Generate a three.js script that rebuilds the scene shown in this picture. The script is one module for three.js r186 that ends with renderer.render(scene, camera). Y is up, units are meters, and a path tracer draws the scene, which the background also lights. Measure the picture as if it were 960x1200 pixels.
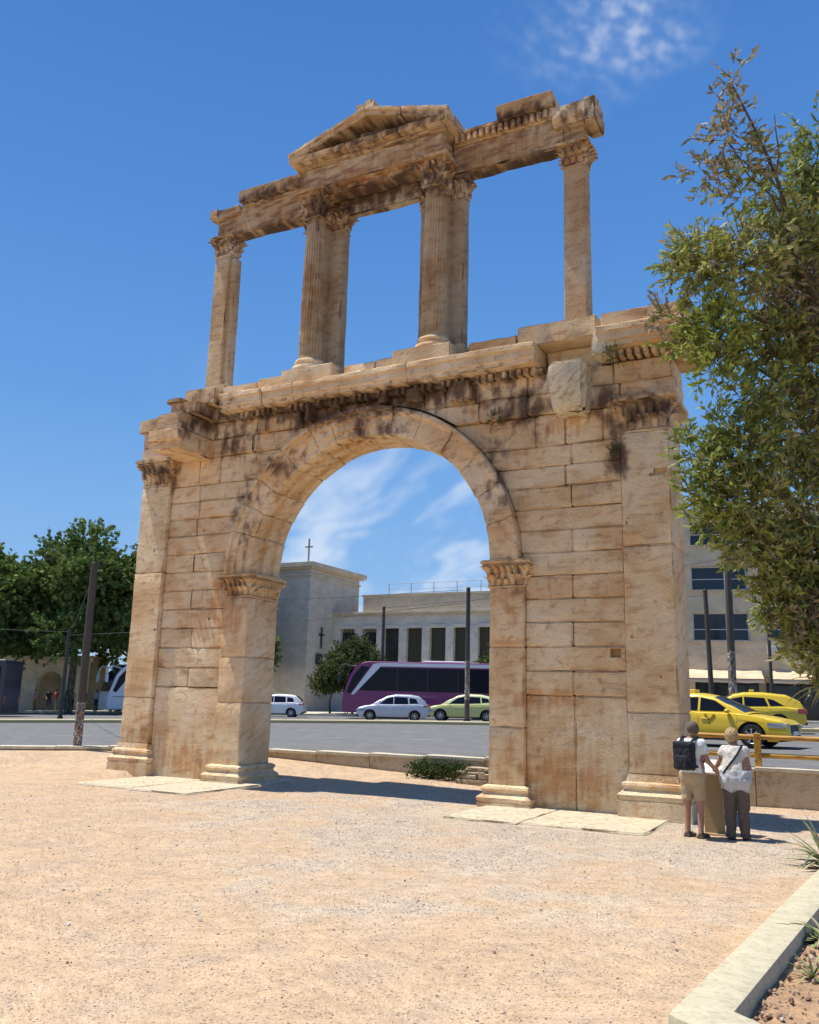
import * as THREE from 'three';
import { mergeGeometries, mergeVertices, toCreasedNormals } from 'three/addons/utils/BufferGeometryUtils.js';
import { MarchingCubes } from 'three/addons/objects/MarchingCubes.js';
import { RoundedBoxGeometry } from 'three/addons/geometries/RoundedBoxGeometry.js';
import { createNoise2D, createNoise3D } from 'simplex-noise';

// ---------- random numbers ----------
function prng(a) { return () => { a |= 0; a = a + 0x6D2B79F5 | 0; let t = Math.imul(a ^ a >>> 15, 1 | a); t = t + Math.imul(t ^ t >>> 7, 61 | t) ^ t; return ((t ^ t >>> 14) >>> 0) / 4294967296; }; }
const N2 = createNoise2D(prng(11)), N3 = createNoise3D(prng(12));
const fbm2 = (x, y, o = 4) => { let s = 0, a = 0.5, f = 1; for (let i = 0; i < o; i++) { s += a * N2(x * f + i * 17.3, y * f - i * 9.1); a *= 0.5; f *= 2.03; } return s; };
const clamp = (x, a, b) => Math.min(b, Math.max(a, x)), lerp = (a, b, t) => a + (b - a) * t;
const sstep = (a, b, x) => { const t = clamp((x - a) / (b - a), 0, 1); return t * t * (3 - 2 * t); };

// ---------- camera, renderer, exposure ----------
const scene = new THREE.Scene();
const camera = new THREE.PerspectiveCamera(60.79, 819 / 1024, 0.1, 2000);
camera.position.set(9.436, 1.932, 15.937);
camera.rotation.order = 'YXZ';
camera.rotation.set(0.2104, 0.4805, 0.0264);
const renderer = new THREE.WebGLRenderer({ antialias: true });
renderer.setSize(819, 1024);
renderer.toneMapping = THREE.LinearToneMapping;
renderer.toneMappingExposure = 1.38;
renderer.shadowMap.enabled = true;

// ---------- sky ----------
{
  const W = 2048, H = 1024, data = new Float32Array(W * H * 4);
  const lin = (c) => c.map((v) => Math.pow(v / 255, 2.2));
  const stops = [[-90, [150, 140, 125]], [-2, [170, 190, 210]], [1, [176, 203, 231]], [8, [136, 182, 234]], [18, [104, 159, 225]], [30, [86, 140, 212]], [45, [71, 122, 195]], [90, [44, 86, 162]]].map(([e, c]) => [e, lin(c)]);
  const K = 0.735;
  for (let j = 0; j < H; j++) for (let i = 0; i < W; i++) {
    const el = ((j + 0.5) / H - 0.5) * 180, az = ((i + 0.5) / W) * 2 * Math.PI;      // row 0 is the bottom of an equirect DataTexture
    let k = 0; while (k < stops.length - 2 && el > stops[k + 1][0]) k++;
    const t = clamp((el - stops[k][0]) / (stops[k + 1][0] - stops[k][0]), 0, 1);
    let c = [0, 1, 2].map((q) => lerp(stops[k][1][q], stops[k + 1][1][q], t));
    if (el > -1) {
      const e = el * Math.PI / 180, y = Math.sin(e), r = Math.cos(e);
      // direction for equirect u: x = cos(2pi(u-.5)), z = sin(2pi(u-.5))
      const a = az - Math.PI, x = Math.cos(a) * r, z = Math.sin(a) * r;
      const px = x / (y + 0.22), pz = z / (y + 0.22);
      // high thin cirrus, streaked
      const rx = px * 0.86 + pz * 0.5, rz = -px * 0.5 + pz * 0.86;
      const w = fbm2(rx * 1.3 + 3, rz * 1.3, 3) * 0.5;
      let d = fbm2(rx * 1.1 + w + 7.7, rz * 3.2 + w * 1.5 + 2.1, 6);
      let cover = sstep(24, 9, el) * sstep(-0.3, 0.6, d + 0.2 * fbm2(rx * 5, rz * 16, 4)) * 0.58 * sstep(0.2, 0.7, Math.exp(-((x + 0.46) ** 2 + (z + 0.86) ** 2) / 0.075) + 0.25 * fbm2(px * 0.6 + 5, pz * 0.6 + 1.7, 2));
      // a loose wisp of cloud higher up
      const ax = -0.1754, ay = 0.6416, az2 = -0.7467;
      const dx = x * 0.9735 - z * 0.2287 - (ax * 0.9735 - az2 * 0.2287), dy = y - ay;
      const ex = dx + 0.03 * fbm2(dx * 14 + 2, dy * 20, 3), ey = dy + 0.25 * dx * 0.3 + 0.022 * fbm2(dx * 11 + 9, dy * 16, 3), m = Math.exp(-(ex * ex / 0.0042 + ey * ey / 0.0006));
      if (m > 0.02 && x * ax + z * az2 > 0) { const q = fbm2(dx * 30 + 4, dy * 75 + dx * 20, 6) + 0.3 * fbm2(dx * 90, dy * 150, 3); cover = Math.max(cover, m * (0.06 + 0.46 * sstep(-0.4, 0.75, q))); }
      const cl = [0.86, 0.92, 1.0];
      c = c.map((v, q) => lerp(v, cl[q], clamp(cover, 0, 0.9)));
    }
    const o = (j * W + i) * 4; data[o] = c[0] * K; data[o + 1] = c[1] * K; data[o + 2] = c[2] * K; data[o + 3] = 1;
  }
  const t = new THREE.DataTexture(data, W, H, THREE.RGBAFormat, THREE.FloatType);
  t.mapping = THREE.EquirectangularReflectionMapping; t.magFilter = THREE.LinearFilter; t.minFilter = THREE.LinearFilter; t.needsUpdate = true;
  scene.background = t; scene.environment = t;
}
// ---------- sun ----------
const sun = new THREE.DirectionalLight(new THREE.Color(1.0, 0.95, 0.87), 4.6);
const sunDir = new THREE.Vector3(-0.39, 1, 0.06).normalize();
sun.position.copy(sunDir).multiplyScalar(80); sun.target.position.set(0, 0, 0);
sun.castShadow = true; sun.shadow.mapSize.set(4096, 4096);
Object.assign(sun.shadow.camera, { left: -70, right: 50, top: 70, bottom: -40, near: 1, far: 220 });
scene.add(sun, sun.target);

// ---------- helpers ----------
const used = {};
function numbered(n) { used[n] = (used[n] ?? -1) + 1; return used[n] ? `${n}_${String(used[n]).padStart(3, '0')}` : n; }
function tag(o, label, category, group, kind) { o.userData.label = label; if (category) o.userData.category = category; if (group) o.userData.group = group; if (kind) o.userData.kind = kind; return o; }
function thing(name, label, category, [x, y, z] = [0, 0, 0], turn = 0, group) {
  const o = new THREE.Group(); o.name = numbered(name); o.position.set(x, y, z); o.rotation.y = turn; scene.add(o); return tag(o, label, category, group);
}
function part(name, geo, mat, parent) { const m = new THREE.Mesh(geo, mat); m.name = name; m.castShadow = m.receiveShadow = true; parent.add(m); return m; }
function solo(name, geo, mat, label, category, group) { const m = part(numbered(name), geo, mat, scene); return tag(m, label, category, group); }
function struct(name, geo, mat) { const m = part(numbered(name), geo, mat, scene); m.userData.kind = 'structure'; return m; }
function copyOf(o, pos, turn, label, group) { const r = o.clone(); r.name = numbered(o.name.replace(/_\d\d\d$/, '')); r.userData = { ...o.userData }; if (pos) r.position.set(...pos); if (turn !== undefined) r.rotation.y = turn; if (label) r.userData.label = label; if (group) r.userData.group = group; scene.add(r); return r; }
const C = (r, g, b) => new THREE.Color(r, g, b);
const mat = (r, g, b, rough = 0.8, o = {}) => new THREE.MeshStandardMaterial({ color: C(r, g, b), roughness: rough, ...o });
function canvasTex(w, h, f, o = {}) { // f(x,y)->[r,g,b] 0..255
  const d = new Uint8Array(w * h * 4); let k = 0;
  for (let y = 0; y < h; y++) for (let x = 0; x < w; x++) { const c = f(x, y); d[k++] = clamp(c[0], 0, 255); d[k++] = clamp(c[1], 0, 255); d[k++] = clamp(c[2], 0, 255); d[k++] = 255; }
  const t = new THREE.DataTexture(d, w, h, THREE.RGBAFormat); t.magFilter = THREE.LinearFilter; t.minFilter = THREE.LinearMipmapLinearFilter; t.generateMipmaps = true;
  t.wrapS = t.wrapT = THREE.RepeatWrapping; if (!o.data) t.colorSpace = THREE.SRGBColorSpace; if (o.repeat) t.repeat.set(o.repeat, o.repeat); t.needsUpdate = true; return t;
}
// tiling noise on a w x w texture
function tileNoise(x, y, w, f, seed = 0) { const a = x / w * 2 * Math.PI, b = y / w * 2 * Math.PI, r = f / (2 * Math.PI); return N3(Math.cos(a) * r + seed, Math.sin(a) * r + Math.cos(b) * r * 1.37 + seed * 0.7, Math.sin(b) * r * 1.37 - seed); }
function uvBox(g, s = 1) { // box-projected uv in metres * s
  const p = g.attributes.position, n = g.attributes.normal, uv = new Float32Array(p.count * 2);
  for (let i = 0; i < p.count; i++) {
    const ax = Math.abs(n.getX(i)), ay = Math.abs(n.getY(i)), az = Math.abs(n.getZ(i));
    let u, v; if (ay > ax && ay > az) { u = p.getX(i); v = p.getZ(i); } else if (ax > az) { u = p.getZ(i); v = p.getY(i); } else { u = p.getX(i); v = p.getY(i); }
    uv[2 * i] = u * s; uv[2 * i + 1] = v * s;
  }
  g.setAttribute('uv', new THREE.BufferAttribute(uv, 2)); return g;
}
function plain(g) { const r = g.index ? g.toNonIndexed() : g; for (const k of Object.keys(r.attributes)) if (!['position', 'normal', 'uv'].includes(k)) r.deleteAttribute(k); if (!r.attributes.uv) uvBox(r); return r; }
const merge = (list) => mergeGeometries(list.map(plain), false);
const box = (x0, x1, y0, y1, z0, z1, bev = 0) => { const w = x1 - x0, h = y1 - y0, d = z1 - z0; const g = bev ? new RoundedBoxGeometry(w, h, d, 1, bev) : new THREE.BoxGeometry(w, h, d); g.translate((x0 + x1) / 2, (y0 + y1) / 2, (z0 + z1) / 2); return uvBox(g); };
const cyl = (r0, r1, a, b, seg = 12) => { const A = new THREE.Vector3(...a), B = new THREE.Vector3(...b), d = B.clone().sub(A); const g = new THREE.CylinderGeometry(r1, r0, d.length(), seg, 1); g.translate(0, d.length() / 2, 0); g.applyQuaternion(new THREE.Quaternion().setFromUnitVectors(new THREE.Vector3(0, 1, 0), d.normalize())); g.translate(...a); return g; };
const tube = (pts, r, seg = 20, rad = 6) => new THREE.TubeGeometry(new THREE.CatmullRomCurve3(pts.map((p) => new THREE.Vector3(...p))), seg, r, rad, false);
const xf = (g, x, y, z, ry = 0, rx = 0, rz = 0, s = 1) => { const m = new THREE.Matrix4().compose(new THREE.Vector3(x, y, z), new THREE.Quaternion().setFromEuler(new THREE.Euler(rx, ry, rz, 'YXZ')), new THREE.Vector3(s, s, s)); return g.clone().applyMatrix4(m); };

// height of the avenue and of the site
const sOf = (x, z) => 0.889 * (x - 9.436) - 0.457 * (z - 15.937);
const roadH = (x, z) => clamp(0.62 + 0.018 * sOf(x, z), -0.3, 1.3);
const wallLine = [[-60, 22], [-30, 10.5], [-16, 3.2], [-10.79, -0.12], [-8.77, -1.98], [-6.6, -2.9], [-4.48, -3.3], [1.51, -3.48], [7.28, -3.68], [8.6, -3.75], [14, -3.95], [40, -4.9]];
function wallZ(x) { for (let i = 0; i < wallLine.length - 1; i++) { const [a, b] = wallLine[i], [c, d] = wallLine[i + 1]; if (x <= c || i === wallLine.length - 2) return lerp(b, d, (x - a) / (c - a)); } }
function siteH(x, z) {
  const edge = x < -4.48 ? lerp(0.37, 0.36, clamp((-4.48 - x) / 6, 0, 1)) : lerp(0.37, 0.0, clamp((x + 4.48) / 9, 0, 1));
  const wz = wallZ(x), d = z - wz;
  if (d < 0) return Math.min(edge, roadH(x, z)) - 0.5 * sstep(0, -0.5, d) * 1 - 0.02;
  const reach = x < -6 ? 5 : 2.2;
  return edge * (1 - sstep(0, reach, d)) + 0.012 * fbm2(x * 0.6, z * 0.6, 3);
}
// =====================================================================  THE SETTING
{ // earth and gravel of the site: one sheet out to the horizon
  const xs = [], zs = [];
  const axis = (lo, hi, fine0, fine1, step) => { const a = []; for (let v = fine0; v <= fine1 + 1e-6; v += step) a.push(v); let s = step; for (let v = fine1; v < hi;) { s *= 1.35; v += s; a.push(Math.min(v, hi)); } s = step; for (let v = fine0; v > lo;) { s *= 1.35; v -= s; a.unshift(Math.max(v, lo)); } return a; };
  const X = axis(-900, 900, -16, 18, 0.2), Z = axis(-900, 900, -6, 17, 0.2);
  const pos = [], uv = [], col = [], idx = [];
  for (const z of Z) for (const x of X) {
    pos.push(x, Math.max(-4, siteH(clamp(x, -60, 40), clamp(z, -8, 30))), z); uv.push(x, z);
    // grey gravel lies in drifts before and under the arch, pink earth shows elsewhere
    const n = fbm2(x * 0.35 + 3, z * 0.35, 4), n2 = fbm2(x * 1.3, z * 1.3 + 9, 4);
    const g = clamp(sstep(-0.3, 0.35, 0.8 - Math.abs(x - 5) * 0.12 - Math.abs(z - 2.6) * 0.17 + n * 0.9 + n2 * 0.6), 0, 1);
    const w = 1 + 0.1 * n2 + 0.08 * n;
    const grain = sstep(0.0, 0.35, fbm2(x * 0.9 + 31, z * 0.9, 5));
    const e = [lerp(0.96, 0.92, grain) * w, lerp(0.81, 0.8, grain) * w, lerp(0.66, 0.69, grain) * w], gr = [0.88, 0.86, 0.84];
    for (let q = 0; q < 3; q++) col.push(clamp(lerp(e[q], gr[q] * w, g * 0.85), 0, 1));
  }
  const nx = X.length;
  for (let j = 0; j < Z.length - 1; j++) for (let i = 0; i < nx - 1; i++) { const a = j * nx + i; idx.push(a, a + nx, a + 1, a + 1, a + nx, a + nx + 1); }
  const g = new THREE.BufferGeometry(); g.setAttribute('position', new THREE.Float32BufferAttribute(pos, 3)); g.setAttribute('uv', new THREE.Float32BufferAttribute(uv, 2)); g.setAttribute('color', new THREE.Float32BufferAttribute(col, 3)); g.setIndex(idx); g.computeVertexNormals();
  const S = 1024;
  const speck = prng(5), sp = new Float32Array(S * S);
  for (let k = 0; k < 26000; k++) { const cx = speck() * S, cy = speck() * S, r = 0.8 + speck() * speck() * 3.6, v = (speck() - 0.48) * 2; for (let dy = -5; dy <= 5; dy++) for (let dx = -5; dx <= 5; dx++) { const q = dx * dx + dy * dy; if (q < r * r) sp[((Math.floor(cy + dy) + S) % S) * S + (Math.floor(cx + dx) + S) % S] = v; } }
  const tex = canvasTex(S, S, (x, y) => {
    const a = tileNoise(x, y, S, 10, 1), b = tileNoise(x, y, S, 34, 2), c = tileNoise(x, y, S, 130, 3), s = sp[y * S + x];
    const m = 1 + 0.05 * a + 0.05 * b + 0.06 * c + (s < 0 ? s * 0.32 : s * 0.16);
    return [189 * m, 174 * m + s * 2, 153 * m + s * 4];
  }, { repeat: 1 / 3.1 });
  const bump = canvasTex(S, S, (x, y) => { const v = 110 + 25 * tileNoise(x, y, S, 34, 2) + 30 * tileNoise(x, y, S, 130, 3) + Math.abs(sp[y * S + x]) * 70; return [v, v, v]; }, { repeat: 1 / 3.1, data: true });
  const gm = new THREE.MeshStandardMaterial({ map: tex, bumpMap: bump, bumpScale: 0.02, roughness: 0.97, vertexColors: true });
  struct('ground', g, gm);

  // loose pebbles on it
  const r = prng(77), pg = new THREE.IcosahedronGeometry(1, 0); const pp = pg.attributes.position;
  for (let i = 0; i < pp.count; i++) { const k = 0.8 + 0.3 * N3(pp.getX(i) * 2, pp.getY(i) * 2, pp.getZ(i) * 2); pp.setXYZ(i, pp.getX(i) * k, pp.getY(i) * k * 0.62, pp.getZ(i) * k * 0.85); }
  pg.computeVertexNormals();
  const NP = 70000, im = new THREE.InstancedMesh(pg, new THREE.MeshStandardMaterial({ roughness: 0.9 }), NP); im.name = 'loose_gravel'; im.castShadow = im.receiveShadow = true;
  const M = new THREE.Matrix4(), Q = new THREE.Quaternion(), E = new THREE.Euler(); let k = 0;
  const tones = [[0.46, 0.38, 0.3], [0.56, 0.5, 0.43], [0.32, 0.25, 0.19], [0.62, 0.58, 0.52], [0.42, 0.34, 0.27], [0.2, 0.15, 0.12], [0.5, 0.4, 0.31]];
  for (let tries = 0; k < NP && tries < 900000; tries++) {
    const d = 2.5 + 17 * Math.sqrt(r()) , a = 0.4805 + (r() - 0.5) * 1.35; const x = 9.436 - Math.sin(a) * d * 1.05, z = 15.937 - Math.cos(a) * d * 1.05;
    if (z < wallZ(x) + 0.15 || x > 8.1 + (9.9 - z) * 0.09) continue;
    const inArch = z < 0.1 && z > -1.2 && Math.abs(x) > 2.8 && Math.abs(x) < 6.7; if (inArch || (z < 2.2 && z > -1.3 && Math.abs(x) > 2.3 && Math.abs(x) < 6.3)) continue;
    const den = 0.22 + 0.9 * sstep(-0.2, 0.3, 0.4 - Math.abs(x - 4.5) * 0.1 - Math.abs(z - 2.2) * 0.11 + fbm2(x * 0.35 + 3, z * 0.35, 4) * 0.9) ;
    if (r() > den) continue;
    const s = 0.004 + 0.008 * Math.pow(r(), 2.2) + (r() < 0.01 ? 0.004 + 0.014 * r() : 0);
    M.compose(new THREE.Vector3(x, siteH(x, z) + s * 0.3, z), Q.setFromEuler(E.set(r() * 0.6, r() * 6.3, r() * 0.6)), new THREE.Vector3(s * (0.8 + r() * 0.5), s, s));
    im.setMatrixAt(k, M); const t = tones[Math.floor(r() * r() * 7)], v = 0.8 + r() * 0.45; im.setColorAt(k, C(t[0] * v, t[1] * v, t[2] * v)); k++;
  }
  im.count = k; tag(im, 'loose grey and brown pebbles scattered over the earth', 'gravel', null, 'stuff'); scene.add(im);
}
// ---- the avenue
const asphaltMat = (() => {
  const S = 512, tex = canvasTex(S, S, (x, y) => { const m = 1 + 0.07 * tileNoise(x, y, S, 6, 8) + 0.06 * tileNoise(x, y, S, 40, 9) + 0.12 * tileNoise(x, y, S, 200, 10); return [104 * m, 103 * m, 101 * m]; }, { repeat: 1 / 5 });
  return new THREE.MeshStandardMaterial({ map: tex, roughness: 0.88 });
})();
function sheet(lineA, lineB, n, m, hf, lift) { // strip between two polylines of equal param, laid on hf
  const at = (L, t) => { const f = t * (L.length - 1), i = Math.min(L.length - 2, Math.floor(f)); return [lerp(L[i][0], L[i + 1][0], f - i), lerp(L[i][1], L[i + 1][1], f - i)]; };
  const pos = [], uv = [], idx = [];
  for (let j = 0; j <= m; j++) for (let i = 0; i <= n; i++) { const a = at(lineA, i / n), b = at(lineB, i / n), x = lerp(a[0], b[0], j / m), z = lerp(a[1], b[1], j / m); pos.push(x, hf(x, z) + lift, z); uv.push(x, z); }
  for (let j = 0; j < m; j++) for (let i = 0; i < n; i++) { const a = j * (n + 1) + i; idx.push(a, a + 1, a + n + 1, a + 1, a + n + 2, a + n + 1); }
  const g = new THREE.BufferGeometry(); g.setAttribute('position', new THREE.Float32BufferAttribute(pos, 3)); g.setAttribute('uv', new THREE.Float32BufferAttribute(uv, 2)); g.setIndex(idx); g.computeVertexNormals();
  const nn = g.attributes.normal; if (nn.getY(0) < 0) { g.index.array.reverse(); g.computeVertexNormals(); } return g;
}
// a bar of rectangular section that follows a polyline on the avenue's slope
function follow(line, w, h, hf, base, bev = 0.015) {
  const pos = [], idx = [], uv = []; const prof = [[-w / 2, 0], [-w / 2, h - bev], [-w / 2 + bev, h], [w / 2 - bev, h], [w / 2, h - bev], [w / 2, 0]];
  let run = 0;
  line.forEach(([x, z], i) => {
    const a = line[Math.max(0, i - 1)], b = line[Math.min(line.length - 1, i + 1)]; let tx = b[0] - a[0], tz = b[1] - a[1]; const l = Math.hypot(tx, tz); tx /= l; tz /= l; if (i) run += Math.hypot(x - line[i - 1][0], z - line[i - 1][1]);
    for (const [o, y] of prof) { pos.push(x - tz * o, hf(x, z) + base + y, z + tx * o); uv.push(run, o + y); }
  });
  const n = prof.length; for (let i = 0; i < line.length - 1; i++) for (let k = 0; k < n - 1; k++) { const a = i * n + k; idx.push(a, a + n, a + 1, a + 1, a + n, a + n + 1); }
  const last = (line.length - 1) * n; for (let k = 1; k < n - 1; k++) { idx.push(0, k, k + 1); idx.push(last, last + k + 1, last + k); }
  const g = new THREE.BufferGeometry(); g.setAttribute('position', new THREE.Float32BufferAttribute(pos, 3)); g.setAttribute('uv', new THREE.Float32BufferAttribute(uv, 2)); g.setIndex(idx); const r = toCreasedNormals(g, 0.5); return r;
}
const dense = (L, step = 1) => { const o = []; for (let i = 0; i < L.length - 1; i++) { const n = Math.max(1, Math.round(Math.hypot(L[i + 1][0] - L[i][0], L[i + 1][1] - L[i][1]) / step)); for (let k = 0; k < n; k++) o.push([lerp(L[i][0], L[i + 1][0], k / n), lerp(L[i][1], L[i + 1][1], k / n)]); } o.push(L[L.length - 1]); return o; };
const nearEdge = wallLine.map(([x, z]) => [x, z - 0.12]);
const medianLine = [[-80, 22], [-50, 4], [-28.24, -13.82], [-24.54, -17.37], [-18.66, -22.99], [-13.48, -25.75], [-8.06, -26.76], [0, -27.2], [10, -27.4], [60, -28]];
const farEdge = [[-110, -8], [-75, -20], [-48, -33], [-40, -36], [-30, -39.5], [-22, -41.5], [-12, -43], [0, -43.5], [14, -43.8], [70, -44]];
{
  struct('road', sheet(dense(nearEdge, 2).length ? nearEdge : nearEdge, [[-110, -8.5], [-75, -20.5], [-48, -33.5], [-42, -36.5], [-40, -36.5], [-34, -38.5], [-26, -41], [-12, -43.5], [0, -44], [4, -44], [14, -44.3], [70, -44.5]], 110, 30, roadH, 0), asphaltMat);
  const kerbTex = canvasTex(256, 256, (x, y) => { const m = 1 + 0.08 * tileNoise(x, y, 256, 5, 4) + 0.1 * tileNoise(x, y, 256, 40, 5); return [196 * m, 188 * m, 168 * m]; }, { repeat: 0.5 });
  const ochre = canvasTex(256, 256, (x, y) => { const w = tileNoise(x, y, 256, 12, 6) + 0.5 * tileNoise(x, y, 256, 50, 7); const m = 1 + 0.06 * tileNoise(x, y, 256, 60, 5); return w > 0.35 ? [168 * m, 160 * m, 140 * m] : [182 * m, 164 * m, 112 * m]; }, { repeat: 0.5 });
  // median strip with kerbs
  const off = (L, d) => L.map(([x, z], i) => { const a = L[Math.max(0, i - 1)], b = L[Math.min(L.length - 1, i + 1)]; const l = Math.hypot(b[0] - a[0], b[1] - a[1]); return [x + (b[1] - a[1]) / l * d, z - (b[0] - a[0]) / l * d]; });
  struct('median_strip', sheet(medianLine, off(medianLine, 1.6), 80, 2, roadH, 0.13), new THREE.MeshStandardMaterial({ map: kerbTex, roughness: 0.9 }));
  struct('median_kerb', follow(dense(medianLine, 2), 0.3, 0.15, roadH, 0), new THREE.MeshStandardMaterial({ map: ochre, roughness: 0.85 }));
  struct('median_kerb', follow(dense(off(medianLine, 1.7), 2), 0.3, 0.15, roadH, 0), new THREE.MeshStandardMaterial({ map: ochre, roughness: 0.85 }));
  // far pavement
  struct('pavement', sheet(farEdge, farEdge.map(([x, z]) => [x * 1.25 - 8, z - 40]), 60, 8, roadH, 0.14), new THREE.MeshStandardMaterial({ map: kerbTex, roughness: 0.9 }));
  struct('pavement_kerb', follow(dense(farEdge, 2), 0.3, 0.16, roadH, 0), new THREE.MeshStandardMaterial({ map: kerbTex, roughness: 0.9 }));
  // worn lane dashes on the near carriageway
  const paint = new THREE.MeshStandardMaterial({ color: C(0.42, 0.42, 0.41), roughness: 0.8 });
  const mid = (t) => { const o = []; for (let k = 0; k <= 40; k++) { const x = lerp(-34, 16, k / 40); const zn = wallZ(x); let zm = -27; for (let i = 0; i < medianLine.length - 1; i++) if (x >= medianLine[i][0] && x <= medianLine[i + 1][0]) zm = lerp(medianLine[i][1], medianLine[i + 1][1], (x - medianLine[i][0]) / (medianLine[i + 1][0] - medianLine[i][0])); o.push([x, lerp(zn, zm, t)]); } return o; };
  for (const t of [0.3, 0.55, 0.78]) { const L = mid(t); for (let k = 0; k < 39; k += 3) { const a = L[k], b = L[k + 1]; struct('lane_marking', sheet([a, b], [[a[0], a[1] + 0.12], [b[0], b[1] + 0.12]], 3, 1, roadH, 0.005), paint); } }

  // low retaining wall with pale coping along the site edge: each stone its own
  const wallTex = canvasTex(512, 512, (x, y) => { const a = tileNoise(x, y, 512, 5, 21), b = tileNoise(x, y, 512, 24, 22), c = tileNoise(x, y, 512, 110, 23); const st = sstep(0.15, 0.6, a * 0.6 + b * 0.6); const m = 1 + 0.07 * c + 0.06 * b; return [lerp(192, 164, st) * m, lerp(176, 142, st) * m, lerp(146, 106, st) * m]; }, { repeat: 0.6 });
  const wm = new THREE.MeshStandardMaterial({ map: wallTex, bumpMap: wallTex, bumpScale: 0.006, roughness: 0.93 }), cm = new THREE.MeshStandardMaterial({ map: kerbTex, roughness: 0.85, color: C(1.0, 0.98, 0.92) });
  const wall = thing('retaining_wall', 'low stone retaining wall with pale coping between gravel site and avenue', 'wall');
  const line = dense(wallLine.filter(([x]) => x > -17 && x < 20), 1.45), topH = (x, z) => (x < -4.48 ? lerp(0.55, 0.45, clamp((-4.48 - x) / 6.3, 0, 1)) : lerp(0.55, 0.77, clamp((x + 4.48) / 13, 0, 1)));
  const r = prng(3);
  for (let i = 0; i < line.length - 1; i++) {
    const [x0, z0] = line[i], [x1, z1] = line[i + 1], L = Math.hypot(x1 - x0, z1 - z0), t = topH((x0 + x1) / 2, 0), ang = -Math.atan2(z1 - z0, x1 - x0);
    const put = (g, m, n) => { const o = part(n, uvBox(g), m, wall); o.position.set((x0 + x1) / 2, 0, (z0 + z1) / 2); o.rotation.y = ang; };
    const gap = 0.008;
    const g1 = new RoundedBoxGeometry(L - gap, t + 0.4, 0.3, 2, 0.02); g1.translate(0, (t - 0.07 - 0.47) / 2 + 0.0, (r() - 0.5) * 0.012); put(g1, wm, 'wall_stone');
    const g2 = new RoundedBoxGeometry(L - 0.006, 0.075, 0.4, 2, 0.012); g2.translate(0, t - 0.035 + (r() - 0.5) * 0.006, 0); put(g2, cm, 'coping_stone');
  }
}
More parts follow.
